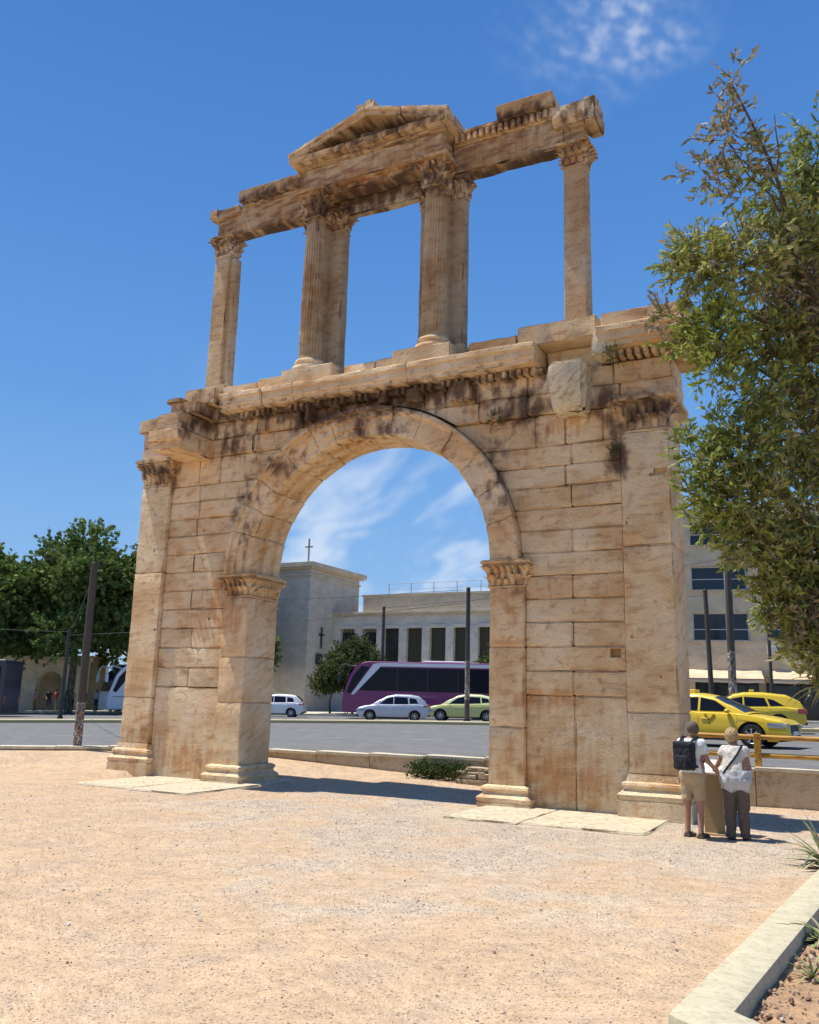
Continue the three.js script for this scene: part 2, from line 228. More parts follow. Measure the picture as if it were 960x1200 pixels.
// =====================================================================  THE ARCH
// ---- weathered marble: a colour map over the whole monument (u across, v up) and a fine relief that repeats
const UW = 18;
const marble = (() => {
  const S = 2048, d = new Uint8Array(S * S * 4);
  // painted shade under lintels and cornice along with black crust, orange patina, rust and pale stone: x, y, rx, ry, strength
  const crustAndShade = [[-3.3, 13.4, 1.6, 0.14, 0.9], [3.3, 13.4, 1.6, 0.14, 0.9], [0, 13.6, 2.1, 0.3, 0.9], [0, 8.42, 3.9, 0.2, 1.1], [0.6, 8.2, 2.6, 0.3, 0.8], [0, 14.75, 2.0, 0.18, 0.7], [-1.2, 8.25, 1.3, 0.32, 1], [1.2, 8.35, 1.9, 0.3, 1], [2.9, 8.1, 0.9, 0.35, 0.6], [-3.0, 8.2, 0.9, 0.4, 0.5], [3.7, 7.7, 0.5, 0.5, 0.9], [5.3, 7.6, 0.25, 0.4, 0.8], [-4.6, 8.5, 0.9, 0.5, 0.8], [-3.7, 8.0, 0.5, 0.6, 0.7],
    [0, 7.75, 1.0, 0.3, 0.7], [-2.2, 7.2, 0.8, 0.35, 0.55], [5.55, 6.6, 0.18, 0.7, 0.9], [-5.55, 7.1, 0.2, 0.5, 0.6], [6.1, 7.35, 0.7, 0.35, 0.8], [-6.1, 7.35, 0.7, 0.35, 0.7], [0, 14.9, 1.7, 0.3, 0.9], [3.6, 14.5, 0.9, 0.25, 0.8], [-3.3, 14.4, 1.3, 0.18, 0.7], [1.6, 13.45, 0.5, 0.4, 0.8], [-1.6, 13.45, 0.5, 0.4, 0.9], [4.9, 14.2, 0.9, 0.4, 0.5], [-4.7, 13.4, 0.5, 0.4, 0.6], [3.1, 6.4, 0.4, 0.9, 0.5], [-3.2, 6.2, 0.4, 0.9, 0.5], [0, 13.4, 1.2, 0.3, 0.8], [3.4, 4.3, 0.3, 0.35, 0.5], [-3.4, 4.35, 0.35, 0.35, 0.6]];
  const rust = [[-3.5, 3.8, 0.7, 0.75, 0.9], [-3.1, 3.9, 0.5, 0.6, 0.7], [-5.95, 0.9, 0.7, 0.8, 0.55], [-4.5, 0.5, 1.2, 0.5, 0.7], [4.6, 0.5, 1.0, 0.55, 0.9], [4.1, 1.95, 0.9, 0.22, 0.8], [3.3, 0.8, 0.5, 0.8, 0.6], [6.0, 0.9, 0.7, 0.9, 0.45], [0.2, 14.05, 1.7, 0.4, 0.8], [3.4, 13.8, 1.3, 0.4, 0.7], [-3.4, 13.8, 1.2, 0.4, 0.5], [-1.6, 11.3, 0.5, 1.7, 0.6], [-3.3, 7.9, 1.2, 0.4, 0.4], [2.6, 8.0, 0.9, 0.4, 0.4], [4.5, 7.4, 1.0, 0.3, 0.6], [1.6, 11, 0.4, 1.7, 0.4], [3.3, 4.0, 0.5, 0.7, 0.5]];
  const pale = [[4.4, 8.0, 0.6, 0.6, 1], [4.9, 1.35, 0.9, 0.55, 0.8], [-2.9, 1.8, 0.5, 1.4, 0.5], [1.5, 8.75, 3.2, 0.2, 0.5], [-2.3, 8.75, 1.5, 0.2, 0.5], [-4.3, 1.3, 0.5, 0.7, 0.4], [1.2, 7.9, 0.9, 0.5, 0.4], [-4.4, 7.3, 0.6, 0.25, 0.6]];
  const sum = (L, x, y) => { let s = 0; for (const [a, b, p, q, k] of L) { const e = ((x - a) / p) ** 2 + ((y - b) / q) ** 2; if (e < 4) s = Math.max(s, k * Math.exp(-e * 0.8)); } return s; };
  let o = 0;
  for (let j = 0; j < S; j++) for (let i = 0; i < S; i++, o += 4) {
    const x = i / S * UW - 9, y = j / S * UW - 1;
    const a = fbm2(x * 0.5, y * 0.55 + 4, 3), b = fbm2(x * 1.9 + 8, y * 2.3, 4), f = N2(x * 14, y * 17) * 0.5 + N2(x * 33, y * 37) * 0.35;
    const vein = fbm2(x * 1.2 + y * 0.12, y * 5.0 - x * 0.4, 4), streak = fbm2(x * 5.5 + 3, y * 0.55, 4);
    let r = 227, g = 200, bl = 159;
    const mixc = (c, k) => { r = lerp(r, c[0], k); g = lerp(g, c[1], k); bl = lerp(bl, c[2], k); };
    mixc([203, 163, 116], sstep(-0.25, 0.5, a + b * 0.5) * 0.7);
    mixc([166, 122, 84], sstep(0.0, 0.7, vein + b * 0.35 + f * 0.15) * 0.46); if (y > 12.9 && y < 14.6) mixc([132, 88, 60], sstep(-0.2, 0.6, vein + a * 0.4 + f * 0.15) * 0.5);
    mixc([228, 208, 178], sstep(0.1, 0.5, -a + b * 0.5) * 0.5);
    mixc([156, 118, 86], sstep(0.3, 0.6, streak + f * 0.12) * 0.22 * sstep(-0.1, 0.4, a));
    const pl = sum(pale, x, y); if (pl) mixc([232, 218, 192], pl * sstep(-0.35, 0.25, b + f * 0.3) * 0.8);
    const ru = sum(rust, x, y); if (ru) mixc([176, 116, 66], sstep(0.15, 0.95, ru + b * 0.45 + streak * 0.35 - 0.1) * 0.6);
    const cr = sum(crustAndShade, x, y), crn = fbm2(x * 2.6 + 20, y * 1.7, 5);
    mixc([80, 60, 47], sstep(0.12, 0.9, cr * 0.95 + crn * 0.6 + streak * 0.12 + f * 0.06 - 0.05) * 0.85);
    mixc([120, 90, 66], sstep(0.38, 0.62, fbm2(x * 2.3 - 7, y * 2.6 + 2, 5) + f * 0.12) * 0.3);   // scattered dark pits and lichen
    const m = 1 + 0.05 * f + 0.05 * b;
    d[o] = clamp(r * m, 0, 255); d[o + 1] = clamp(g * m, 0, 255); d[o + 2] = clamp(bl * m, 0, 255); d[o + 3] = 255;
  }
  const t = new THREE.DataTexture(d, S, S, THREE.RGBAFormat); t.colorSpace = THREE.SRGBColorSpace; t.magFilter = THREE.LinearFilter; t.minFilter = THREE.LinearMipmapLinearFilter; t.generateMipmaps = true; t.needsUpdate = true;
  const bump = canvasTex(512, 512, (x, y) => { const v = 128 + 40 * tileNoise(x, y, 512, 9, 31) + 34 * tileNoise(x, y, 512, 34, 32) + 26 * tileNoise(x, y, 512, 110, 33) - 70 * sstep(0.45, 0.8, tileNoise(x, y, 512, 22, 34)); return [v, v, v]; }, { data: true, repeat: UW / 1.7 });
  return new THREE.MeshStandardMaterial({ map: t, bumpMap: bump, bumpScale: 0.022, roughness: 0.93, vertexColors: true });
})();
const freshMarble = (() => { // cleaner pale marble of slabs, fresh breaks and the bracket
  const f = (x, y) => { const m = 1 + 0.05 * tileNoise(x, y, 512, 5, 190) + 0.06 * tileNoise(x, y, 512, 26, 191) + 0.06 * tileNoise(x, y, 512, 130, 192), k = sstep(0.15, 0.7, tileNoise(x, y, 512, 11, 193) + 0.3 * tileNoise(x, y, 512, 50, 194)); return [lerp(204, 176, k) * m, lerp(192, 158, k) * m, lerp(164, 122, k) * m]; };
  const t = canvasTex(512, 512, f, { repeat: UW * 0.45 });
  return new THREE.MeshStandardMaterial({ map: t, bumpMap: t, bumpScale: 0.008, roughness: 0.9 });
})();
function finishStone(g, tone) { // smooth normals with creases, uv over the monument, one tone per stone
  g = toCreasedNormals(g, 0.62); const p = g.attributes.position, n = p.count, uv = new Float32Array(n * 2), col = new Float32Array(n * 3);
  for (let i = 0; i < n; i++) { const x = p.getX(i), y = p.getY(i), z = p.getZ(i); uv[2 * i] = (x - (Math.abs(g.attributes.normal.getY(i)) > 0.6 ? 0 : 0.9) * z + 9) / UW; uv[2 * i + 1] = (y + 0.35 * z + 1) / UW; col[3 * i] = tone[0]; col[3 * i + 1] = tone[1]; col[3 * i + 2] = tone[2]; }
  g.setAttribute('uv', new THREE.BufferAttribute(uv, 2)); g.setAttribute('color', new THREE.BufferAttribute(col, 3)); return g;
}
const stoneRnd = prng(2024);
const tone = (k = 1, v = 0.22) => { const a = k * (1 - v / 2 + v * stoneRnd()), h = (stoneRnd() - 0.5) * 0.16; return [clamp(a * (1 + h * 0.3), 0, 1), clamp(a * (1 - h * 0.2), 0, 1), clamp(a * (1 - h), 0, 1)]; };
let stoneSeed = 0;
// a weathered block: a box on a lattice, edges chipped unevenly, faces slightly uneven; map() bends it into place
function rawBlock([x0, x1], [y0, y1], [z0, z1], o = {}) {
  const { step = 0.22, e = 0.025, chip = 0.018, big = 0.05, rough = 0.006, xs, ys, zs, map, dents } = o, sd = (stoneSeed += 7.31);
  const ax = (a, b, extra) => { const L = b - a; if (L < 4 * e) return [a, (a + b) / 2, b]; const n = Math.max(1, Math.round((L - 2 * e) / step)); const r = [a, a + e]; for (let i = 1; i < n; i++) r.push(a + e + (L - 2 * e) * i / n); r.push(b - e, b); if (extra) { r.push(...extra); r.sort((p, q) => p - q); } return r; };
  const dl = (k) => dents ? dents.flatMap((d) => [d[k] - 0.004, d[k], d[k + 1], d[k + 1] + 0.004]) : []; const X = ax(x0, x1, [...(xs ?? []), ...dl(0)]), Y = ax(y0, y1, [...(ys ?? []), ...dl(2)]), Z = ax(z0, z1, zs), nx = X.length - 1, ny = Y.length - 1, nz = Z.length - 1, id = new Map(), pos = [], idx = [];
  const v = (i, j, k) => {
    const key = (i * 200 + j) * 200 + k; if (id.has(key)) return id.get(key);
    const sx = i === 0 ? -1 : i === nx ? 1 : 0, sy = j === 0 ? -1 : j === ny ? 1 : 0, sz = k === 0 ? -1 : k === nz ? 1 : 0, c = Math.abs(sx) + Math.abs(sy) + Math.abs(sz);
    let x = X[i], y = Y[j], z = Z[k];
    if (c >= 2) { const n = N3(x * 2.7 + sd, y * 2.7 - sd, z * 2.7), n2 = N3(x * 1.1 - sd, y * 1.1, z * 1.1 + sd); const q = chip * (0.5 + 0.5 * n) + 0.004 + big * sstep(0.35, 0.8, n2); x -= sx * q; y -= sy * q; z -= sz * q; }
    else { const n = N3(x * 2 + sd, y * 2, z * 2 - sd) * 0.6 + N3(x * 6, y * 6 + sd, z * 6) * 0.4; x += sx * n * rough; y += sy * n * rough; z += sz * n * rough; }
    if (dents && sz > 0 && c === 1) for (const [a, b, e0, e1, dd] of dents) if (X[i] > a - 1e-6 && X[i] < b + 1e-6 && Y[j] > e0 - 1e-6 && Y[j] < e1 + 1e-6) z -= dd;
    if (map) [x, y, z] = map(x, y, z);
    pos.push(x, y, z); id.set(key, pos.length / 3 - 1); return pos.length / 3 - 1;
  };
  const q = (a, b, c, d) => idx.push(a, b, c, a, c, d);
  for (let i = 0; i < nx; i++) for (let j = 0; j < ny; j++) { q(v(i, j, nz), v(i + 1, j, nz), v(i + 1, j + 1, nz), v(i, j + 1, nz)); q(v(i, j, 0), v(i, j + 1, 0), v(i + 1, j + 1, 0), v(i + 1, j, 0)); }
  for (let k = 0; k < nz; k++) for (let j = 0; j < ny; j++) { q(v(0, j, k), v(0, j, k + 1), v(0, j + 1, k + 1), v(0, j + 1, k)); q(v(nx, j, k), v(nx, j + 1, k), v(nx, j + 1, k + 1), v(nx, j, k + 1)); }
  for (let i = 0; i < nx; i++) for (let k = 0; k < nz; k++) { q(v(i, ny, k), v(i, ny, k + 1), v(i + 1, ny, k + 1), v(i + 1, ny, k)); q(v(i, 0, k), v(i + 1, 0, k), v(i + 1, 0, k + 1), v(i, 0, k + 1)); }
  const g = new THREE.BufferGeometry(); g.setAttribute('position', new THREE.Float32BufferAttribute(pos, 3)); g.setIndex(idx); return g;
}
const arch = thing('monumental_arch', 'weathered ancient marble triumphal arch with a columned upper storey and pediment', 'arch');
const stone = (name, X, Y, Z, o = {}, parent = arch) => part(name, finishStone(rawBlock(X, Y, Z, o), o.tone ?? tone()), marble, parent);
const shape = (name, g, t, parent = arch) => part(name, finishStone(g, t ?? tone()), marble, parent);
const bare = (g) => { const r = g.clone(); for (const k of Object.keys(r.attributes)) if (k !== 'position') r.deleteAttribute(k); return r.index ? r.toNonIndexed() : r; };
const fuse = (list) => mergeGeometries(list.map(bare), false);
// a moulding that runs round a rectangle: profile of [outward, y]
function mould(x0, x1, z0, z1, prof, worn = 0.012) {
  const pos = [], idx = [], seg = 7, loop = (o) => { const a = [], c = [[x0 - o, z1 + o], [x1 + o, z1 + o], [x1 + o, z0 - o], [x0 - o, z0 - o]]; for (let s = 0; s < 4; s++) for (let k = 0; k < seg; k++) a.push([lerp(c[s][0], c[(s + 1) % 4][0], k / seg), lerp(c[s][1], c[(s + 1) % 4][1], k / seg)]); return a; };
  const n = 4 * seg; for (const [o, y] of prof) for (const [x, z] of loop(o)) { const w = N3(x * 3 + stoneSeed, y * 5, z * 3) * worn; pos.push(x + w, y + w * 0.5, z - w); }
  for (let r = 0; r < prof.length - 1; r++) for (let k = 0; k < n; k++) { const a = r * n + k, b = r * n + (k + 1) % n; idx.push(a, b, a + n, b, b + n, a + n); }
  stoneSeed += 3.3; const g = new THREE.BufferGeometry(); g.setAttribute('position', new THREE.Float32BufferAttribute(pos, 3)); g.setIndex(idx); return g;
}
// one acanthus leaf, standing at the origin against +z, tip curling outwards
function acanthus(w, h, curl) {
  const pos = [], idx = [], nu = 4, nv = 6;
  for (let j = 0; j <= nv; j++) for (let i = 0; i <= nu; i++) {
    const t = j / nv, s = i / nu * 2 - 1, ww = w / 2 * (0.75 + 0.5 * Math.sin(t * 2.6)) * (t > 0.86 ? 0.6 : 1) * (1 - 0.16 * (j % 2));
    const bend = curl * t * t * t; pos.push(s * ww, h * (t - 0.16 * Math.max(0, t - 0.75) * 4 * t), 0.014 + bend * 1.25 + 0.035 * (1 - s * s) + (i % 2 ? 0.018 : 0));
  }
  for (let j = 0; j < nv; j++) for (let i = 0; i < nu; i++) { const a = j * (nu + 1) + i; idx.push(a, a + 1, a + nu + 1, a + 1, a + nu + 2, a + nu + 1); }
  const g = new THREE.BufferGeometry(); g.setAttribute('position', new THREE.Float32BufferAttribute(pos, 3)); g.setIndex(idx); return g;
}
function volute(r, t) { const pts = []; for (let k = 0; k <= 22; k++) { const a = k / 22 * 9, q = r * (1 - k / 26); pts.push(new THREE.Vector3(Math.cos(a) * q, Math.sin(a) * q, 0)); } return new THREE.TubeGeometry(new THREE.CatmullRomCurve3(pts), 36, t, 5); }
// Corinthian capital for a rectangular pier (x0..x1, z0..z1) or, with round, for a shaft
function capital(x0, x1, z0, z1, y0, y1, { round = false, flare = 0.13, worn = 0.35, sd = 1 } = {}) {
  const r = prng(sd * 977), h = y1 - y0, ab = h * 0.15, cx = (x0 + x1) / 2, cz = (z0 + z1) / 2, hw = (x1 - x0) / 2, hd = (z1 - z0) / 2, list = [];
  list.push(mould(x0, x1, z0, z1, [[-0.02, y0 - 0.01], [0.03, y0], [0.035, y0 + 0.035], [0, y0 + 0.05], [0.01, y0 + h * 0.5], [flare * 0.6, y0 + h * 0.8], [flare * 0.75, y1 - ab], [flare + 0.04, y1 - ab + 0.01], [flare + 0.05, y1 - ab * 0.4], [flare + 0.02, y1 - ab * 0.35], [flare + 0.03, y1], [-hw * 0.9, y1]], 0.02));
  const put = (px, pz, ang, wl, hl, yy, cu) => { if (r() < worn * 0.45) { hl *= 0.55; cu *= 0.4; } list.push(xf(acanthus(wl, hl, cu), px, yy, pz, ang, 0, (r() - 0.5) * 0.12)); };
  const rows = [[0, h * 0.42, 0.11, 0], [h * 0.2, h * 0.52, 0.13, 0.5]];
  const sides = [[cx, z1, 0, hw], [x1, cz, Math.PI / 2, hd], [cx, z0, Math.PI, hw], [x0, cz, -Math.PI / 2, hd]];
  for (const [yy, hl, cu, sh] of rows) for (const [sx, sz, ang, half] of sides) {
    const n = Math.max(2, Math.round(half * 2 / 0.145)) + (sh ? 1 : 0);
    for (let k = 0; k < n; k++) { const t = sh ? (k / (n - 1) - 0.5) * 2 : ((k + 0.5) / n - 0.5) * 2; const lat = half * t; put(sx + Math.cos(ang) * lat, sz - Math.sin(ang) * lat, ang, half * 2 / n * 0.9, hl, y0 + 0.05 + yy, cu); }
  }
  for (const [sx, sz] of [[1, 1], [1, -1], [-1, 1], [-1, -1]]) { if (r() < worn * 0.5) continue; const a = Math.atan2(sx, sz); list.push(xf(volute(h * 0.11, 0.026), cx + sx * (hw + flare * 0.75), y1 - ab - h * 0.12, cz + sz * (hd + flare * 0.75), a - Math.PI / 2)); list.push(xf(acanthus(0.13, h * 0.4, 0.16), cx + sx * (hw * 0.98), y0 + h * 0.42, cz + sz * (hd * 0.98), a)); }
  for (const [sx, sz, ang, half] of sides) for (const s of [-1, 1]) { if (r() < worn) continue; list.push(xf(volute(h * 0.07, 0.02), sx + Math.cos(ang) * half * 0.3 * s + Math.sin(ang) * flare * 0.7, y1 - ab - h * 0.1, sz - Math.sin(ang) * half * 0.3 * s + Math.cos(ang) * flare * 0.7, ang)); }
  return fuse(list);
}
const Xo = 6.5, Xi = 5.6, Xk = 3.66, Xj = 2.95, Ys = 4.62, Re = 3.58, ZB = -1.15, ZF = 0, ZP = -0.1;
const attic = (X, o) => [X, o];
// ---- piers: pilasters, panels of coursed blocks
for (const s of [-1, 1]) {
  const mx = (a, b) => s > 0 ? [a, b] : [-b, -a];
  // outer pilaster
  const po = new THREE.Group(); po.name = 'pilaster'; arch.add(po);
  const basePart = (a, b, y1, pl, par) => { const [p, q] = mx(a, b); shape('pilaster_base', mould(p, q, ZB, ZF, [[0.17, -0.05], [0.17, pl], [0.15, pl + 0.005], [0.15, pl + 0.02], [0.17, pl + 0.05], [0.17, pl + 0.1], [0.13, pl + 0.14], [0.1, pl + 0.155], [0.08, pl + 0.2], [0.1, pl + 0.235], [0.115, pl + 0.26], [0.1, pl + 0.3], [0.04, pl + 0.32], [0.02, y1], [-0.1, y1 + 0.001]]), tone(1), par); };
  basePart(Xi, Xo, 0.74, 0.3, po);
  for (const [a, b] of [[0.735, 1.8], [1.8, 4.78], [4.78, 6.96]]) stone('shaft_block', mx(Xi, Xo), [a + 0.002, b - 0.002], [ZB, ZF], { tone: tone(1, 0.06), chip: 0.012, step: 0.3, dents: s > 0 && a > 4 ? [[6.12, 6.4, 6.08, 6.13, 0.07], [6.2, 6.44, 6.13, 6.22, 0.1], [5.66, 5.7, 5.2, 5.26, 0.04]] : s > 0 && a > 1 ? [[5.7, 5.74, 3.1, 3.15, 0.04], [6.2, 6.23, 2.4, 2.44, 0.03]] : s < 0 && a > 4 ? [[-5.95, -5.9, 5.3, 5.37, 0.04]] : s < 0 && a > 1 ? [[-5.72, -5.66, 3.36, 3.42, 0.06]] : undefined }, po);
  { const [p, q] = mx(Xi, Xo); shape('capital', capital(p + 0.02, q - 0.02, ZB + 0.03, ZF - 0.03, 6.96, 7.66, { sd: 3 + s, worn: 0.5 }), tone(0.92), po); }
  // inner pilaster beside the passage
  const pi = new THREE.Group(); pi.name = 'pilaster'; arch.add(pi);
  basePart(Xj, Xk, 0.4, 0.07, pi);
  for (const [a, b] of s > 0 ? [[0.395, 1.45], [1.45, 2.95], [2.95, 4.1]] : [[0.395, 1.75], [1.75, 2.75], [2.75, 4.1]]) stone('shaft_block', mx(Xj, Xk), [a + 0.001, b - 0.001], [ZB, ZF], { tone: tone(1.02, 0.05), chip: 0.011, step: 0.3 }, pi);
  { const [p, q] = mx(Xj, Xk); shape('capital', capital(p + 0.01, q - 0.01, ZB + 0.02, ZF - 0.02, 4.1, 4.64, { sd: 8 + s, worn: 0.25, flare: 0.11 }), tone(1.0), pi); }
  // panel
  const Y = [-0.05, 2.06, 2.51, 2.96, 3.42, 3.87, 4.32, 4.76, 5.2, 5.64, 6.07, 6.49, 6.9, 7.56];
  const joints = s > 0 ? [[4.62], [4.6], [], [4.6], [], [4.6], [], [4.62], [], [4.62], [4.5], [4.62], [3.9, 4.5, 5.25]] : [[], [4.63], [], [4.62], [], [4.7], [], [4.71], [], [4.72], [4.66], [4.7], [4.1, 4.75]];
  for (let r = 0; r < Y.length - 1; r++) {
    const y0 = Y[r] + 0.003, y1 = Y[r + 1] - 0.003, above = y1 > Ys - 0.2;
    const inner = above ? Math.sqrt(Math.max(0, Re * Re - Math.max(0, y0 - Ys) ** 2)) : Xk;
    const cuts = [above ? inner : Xk, ...joints[r].filter((j) => j > inner + 0.3), Xi];
    if (above && Xi - inner > 3) cuts.splice(1, 0, inner + 1.05);
    for (let c = 0; c < cuts.length - 1; c++) {
      const a = cuts[c] + 0.003, b = cuts[c + 1] - 0.003, first = c === 0 && above;
      const map = first ? (x, y, z) => { const t = (x - a) / (b - a), xi = y > Ys ? Math.sqrt(Math.max(0.04, Re * Re - (y - Ys) ** 2)) + 0.004 : Re; const q = lerp(xi, b, t); return [s * q, y, z]; } : (x, y, z) => [s * x, y, z];
      const g = rawBlock([a, b], [y0, y1], [ZB + 0.1, ZP + (stoneRnd() - 0.5) * 0.036], { map, step: r === 0 ? 0.3 : 0.2, chip: 0.03, big: 0.075, rough: r === 0 ? 0.024 : 0.014, dents: (s > 0 ? { 2: [[5.3, 5.49, 2.76, 2.92, 0.14]], 1: [[3.8, 3.86, 2.45, 2.5, 0.05]], 3: [[4.62, 4.66, 3.3, 3.38, 0.07]], 6: [[5.36, 5.5, 4.66, 4.73, 0.08], [3.75, 3.8, 4.45, 4.5, 0.05]], 9: [[4.4, 4.55, 5.66, 5.7, 0.06]] } : { 4: [[4.1, 4.15, 3.6, 3.66, 0.05]], 8: [[4.9, 4.95, 5.3, 5.36, 0.05]] })[r]?.filter((d) => d[0] > a + 0.03 && d[1] < b - 0.03 && d[2] > y0 + 0.03 && d[3] < y1 - 0.03 && !first) });
      if (s < 0) g.index.array.reverse();
      shape('stone_block', g, tone(1, 0.13));
    }
  }
  // small square sockets and broken corner patches seen in the right pier are recessed plugs
}
// ---- the archivolt
{
  const r = prng(41); let a = 0; const cuts = [0];
  while (a < Math.PI - 0.12) { a += 0.15 + r() * 0.12; cuts.push(Math.min(a, Math.PI)); } if (Math.PI - cuts[cuts.length - 2] < 0.12) cuts.splice(cuts.length - 2, 1); cuts[cuts.length - 1] = Math.PI;
  const r0 = Xj + 0.0, band = [[0, 0.01], [0.2, 0.06], [0.4, 0.115], [0.53, 0.2]];
  for (let i = 0; i < cuts.length - 1; i++) {
    const t0 = cuts[i], t1 = cuts[i + 1], mid = 3.2, L = (t1 - t0) * mid, worn = r() * 0.03, jut = (r() - 0.5) * 0.02, plainV = t0 < 1.35 && r() < 0.75, drop = (r() - 0.5) * 0.03;
    const map = (x, y, z) => {
      const th = t0 + x / mid; let fz = 0; if (plainV) fz = y > 0.52 ? 0.13 : 0.05; else for (const [q, f] of band) if (y >= q - 1e-3) fz = f;
      let rad = r0 + y; const zz = (z - ZB) / (ZF - ZB);
      if (y < 0.05 && !(plainV && t0 > 0.9)) { const gq = (zz > 0.2 && zz < 0.42) || (zz > 0.58 && zz < 0.8) ? 0.085 : 0; rad += gq + worn; } else if (y < 0.05) rad += drop + worn;
      const zo = zz > 0.93 ? z + fz + jut : zz < 0.07 ? z - fz : z;
      return [Math.cos(th) * rad, Ys + Math.sin(th) * rad, zo];
    };
    const g = rawBlock([0.003, L - 0.003], [0, 0.63], [ZB, ZF], { map, step: 0.16, chip: 0.014, big: 0.05, ys: [0.195, 0.205, 0.395, 0.405, 0.525, 0.535], zs: [0.2, 0.215, 0.42, 0.435, 0.58, 0.595, 0.8, 0.815].map((q) => lerp(ZB, ZF, q)) });
    g.index.array.reverse(); shape('voussoir', g, tone(1.0, 0.14));
  }
}
// ---- entablature of the lower storey
{
  const under = (y0) => (x, y, z) => y < y0 + 0.05 ? [x, Math.max(y, Math.abs(x) < Re ? Ys + Math.sqrt(Re * Re - x * x) + 0.07 : 0), z] : [x, y, z];
  const row = (y0, y1, cuts, zf, o = {}) => { for (let i = 0; i < cuts.length - 1; i++) { const w = zf + (stoneRnd() - 0.5) * 0.07; stone('architrave_block', [cuts[i] + 0.006, cuts[i + 1] - 0.006], [y0 + 0.003, y1 - 0.003], [ZB - (w - ZF) + 0.05, w], { chip: 0.035, big: 0.1, rough: 0.022, step: 0.18, tone: tone(0.95, 0.16), ...o }); } };
  const clip = (s) => (x, y, z) => { const xi = Math.sqrt(Math.max(0.05, (Re + 0.06) ** 2 - (y - Ys) ** 2)); return Math.abs(x) < xi ? [s * xi, y, z] : [x, y, z]; };
  row(7.56, 7.98, [1.25, 2.7, 3.75, 5.0, 5.62, 6.62], 0.0, { map: clip(1) });
  row(7.56, 7.98, [-6.62, -5.62, -4.4, -3.1, -1.25], 0.0, { map: clip(-1) });
  row(7.98, 8.4, [-6.6, -5.5, -4.3, -3.0, -1.75], 0.01);
  row(7.98, 8.4, [-1.75, -0.7, 0.35, 1.4, 1.9], -0.06, { map: under(7.98) });
  row(7.98, 8.4, [1.9, 2.62, 3.75, 4.9, 5.5, 6.6], -0.01);
  // upright stubs left where facing has broken away
  for (const [x, w] of [[-2.75, 0.12], [-1.55, 0.14], [-0.95, 0.3], [0.35, 0.2], [1.05, 0.35], [2.05, 0.5]]) stone('frieze_fragment', [x, x + w], [7.95 + 0.2 * stoneRnd() + (Math.abs(x) < 1.3 ? 0.22 : 0), 8.46], [-0.1, 0.12 + 0.08 * stoneRnd()], { chip: 0.05, big: 0.1, rough: 0.03, step: 0.12 });
  // bed mould and dentils
  const dl = []; const rd = prng(9);
  for (let x = -3.7; x < 4.0; x += 0.155) if (rd() > (x > 2.6 ? 0.05 : 0.45)) dl.push(rawBlock([x, x + 0.095], [8.33 + rd() * 0.03, 8.5], [-0.05, 0.2 + rd() * 0.03], { e: 0.015, chip: 0.015, big: 0.02, step: 1 }));
  for (let x = 5.35; x < 6.8; x += 0.155) dl.push(rawBlock([x, x + 0.095], [8.42, 8.58], [-0.05, 0.24], { e: 0.015, chip: 0.015, big: 0.02, step: 1 }));
  const dm = shape('dentil_row', fuse(dl), tone(0.85)); dm.userData.kind = 'stuff';
  stone('bed_mould', [-3.85, 4.1], [8.4, 8.505], [ZB - 0.1, 0.1], { chip: 0.02, tone: tone(0.9) });
  // corona: long pale stones, underside cut back
  const corona = (x0, x1, y0, y1, zf, o = {}) => stone('cornice_block', [x0 + 0.004, x1 - 0.004], [y0, y1], [ZB - zf, zf], { chip: 0.02, big: 0.06, rough: 0.012, ys: [y0 + 0.1, y0 + 0.12, y1 - 0.13, y1 - 0.12], map: (x, y, z) => { const t = y - y0; let f = t < 0.105 ? 0.93 : t > (y1 - y0) - 0.125 ? 1.0 : 0.965; return [x, y, lerp((ZB) / 2, z, f)]; }, tone: tone(1.04, 0.06), ...o });
  const cz = 0.5; const cc = [-3.84, -2.62, -1.72, 1.2, 4.06]; for (let i = 0; i < cc.length - 1; i++) corona(cc[i], cc[i + 1], 8.5 + (i % 2) * 0.008, 8.92 + (i % 2) * 0.01, cz + (i === 1 ? -0.03 : 0.0));
  corona(5.28, 7.0, 8.58, 9.0, 0.5, { big: 0.14, tone: tone(0.95) });
  stone('cornice_block', [5.35, 6.95], [9.0, 9.32], [ZB - 0.1, 0.32], { big: 0.16, chip: 0.05, rough: 0.03, tone: tone(0.85) });
  stone('cornice_block', [4.1, 5.26], [8.4, 8.93], [ZB - 0.2, -0.22], { big: 0.12, chip: 0.05, rough: 0.03, tone: tone(0.8) });
  // broken face beside it, pale fresh fracture
  stone('cornice_fragment', [5.2, 5.5], [8.45, 8.98], [-0.1, 0.44], { big: 0.2, chip: 0.1, rough: 0.03, step: 0.12, tone: [1, 1, 1] }).material = freshMarble;
  // the stub of the right bracket that carried a column
  { const g = rawBlock([4.3, 5.1], [7.42, 8.36], [-0.1, 0.68], { step: 0.1, e: 0.08, chip: 0.12, big: 0.12, rough: 0.045, map: (x, y, z) => { const t = (y - 7.42) / 0.94, bow = ((x - 4.7) / 0.4) ** 2; return [lerp(4.7, x, 0.8 + 0.3 * t - 0.12 * t * t), y + 0.05 * bow * (t - 0.5), z - (z > 0.3 ? 0.22 * (1 - t) * (1 - t) + 0.14 * bow : 0)]; } }); shape('bracket', g, [1, 1, 1]).material = freshMarble; }
  // the left projecting bracket, whole
  const lb = new THREE.Group(); lb.name = 'projecting_entablature'; arch.add(lb);
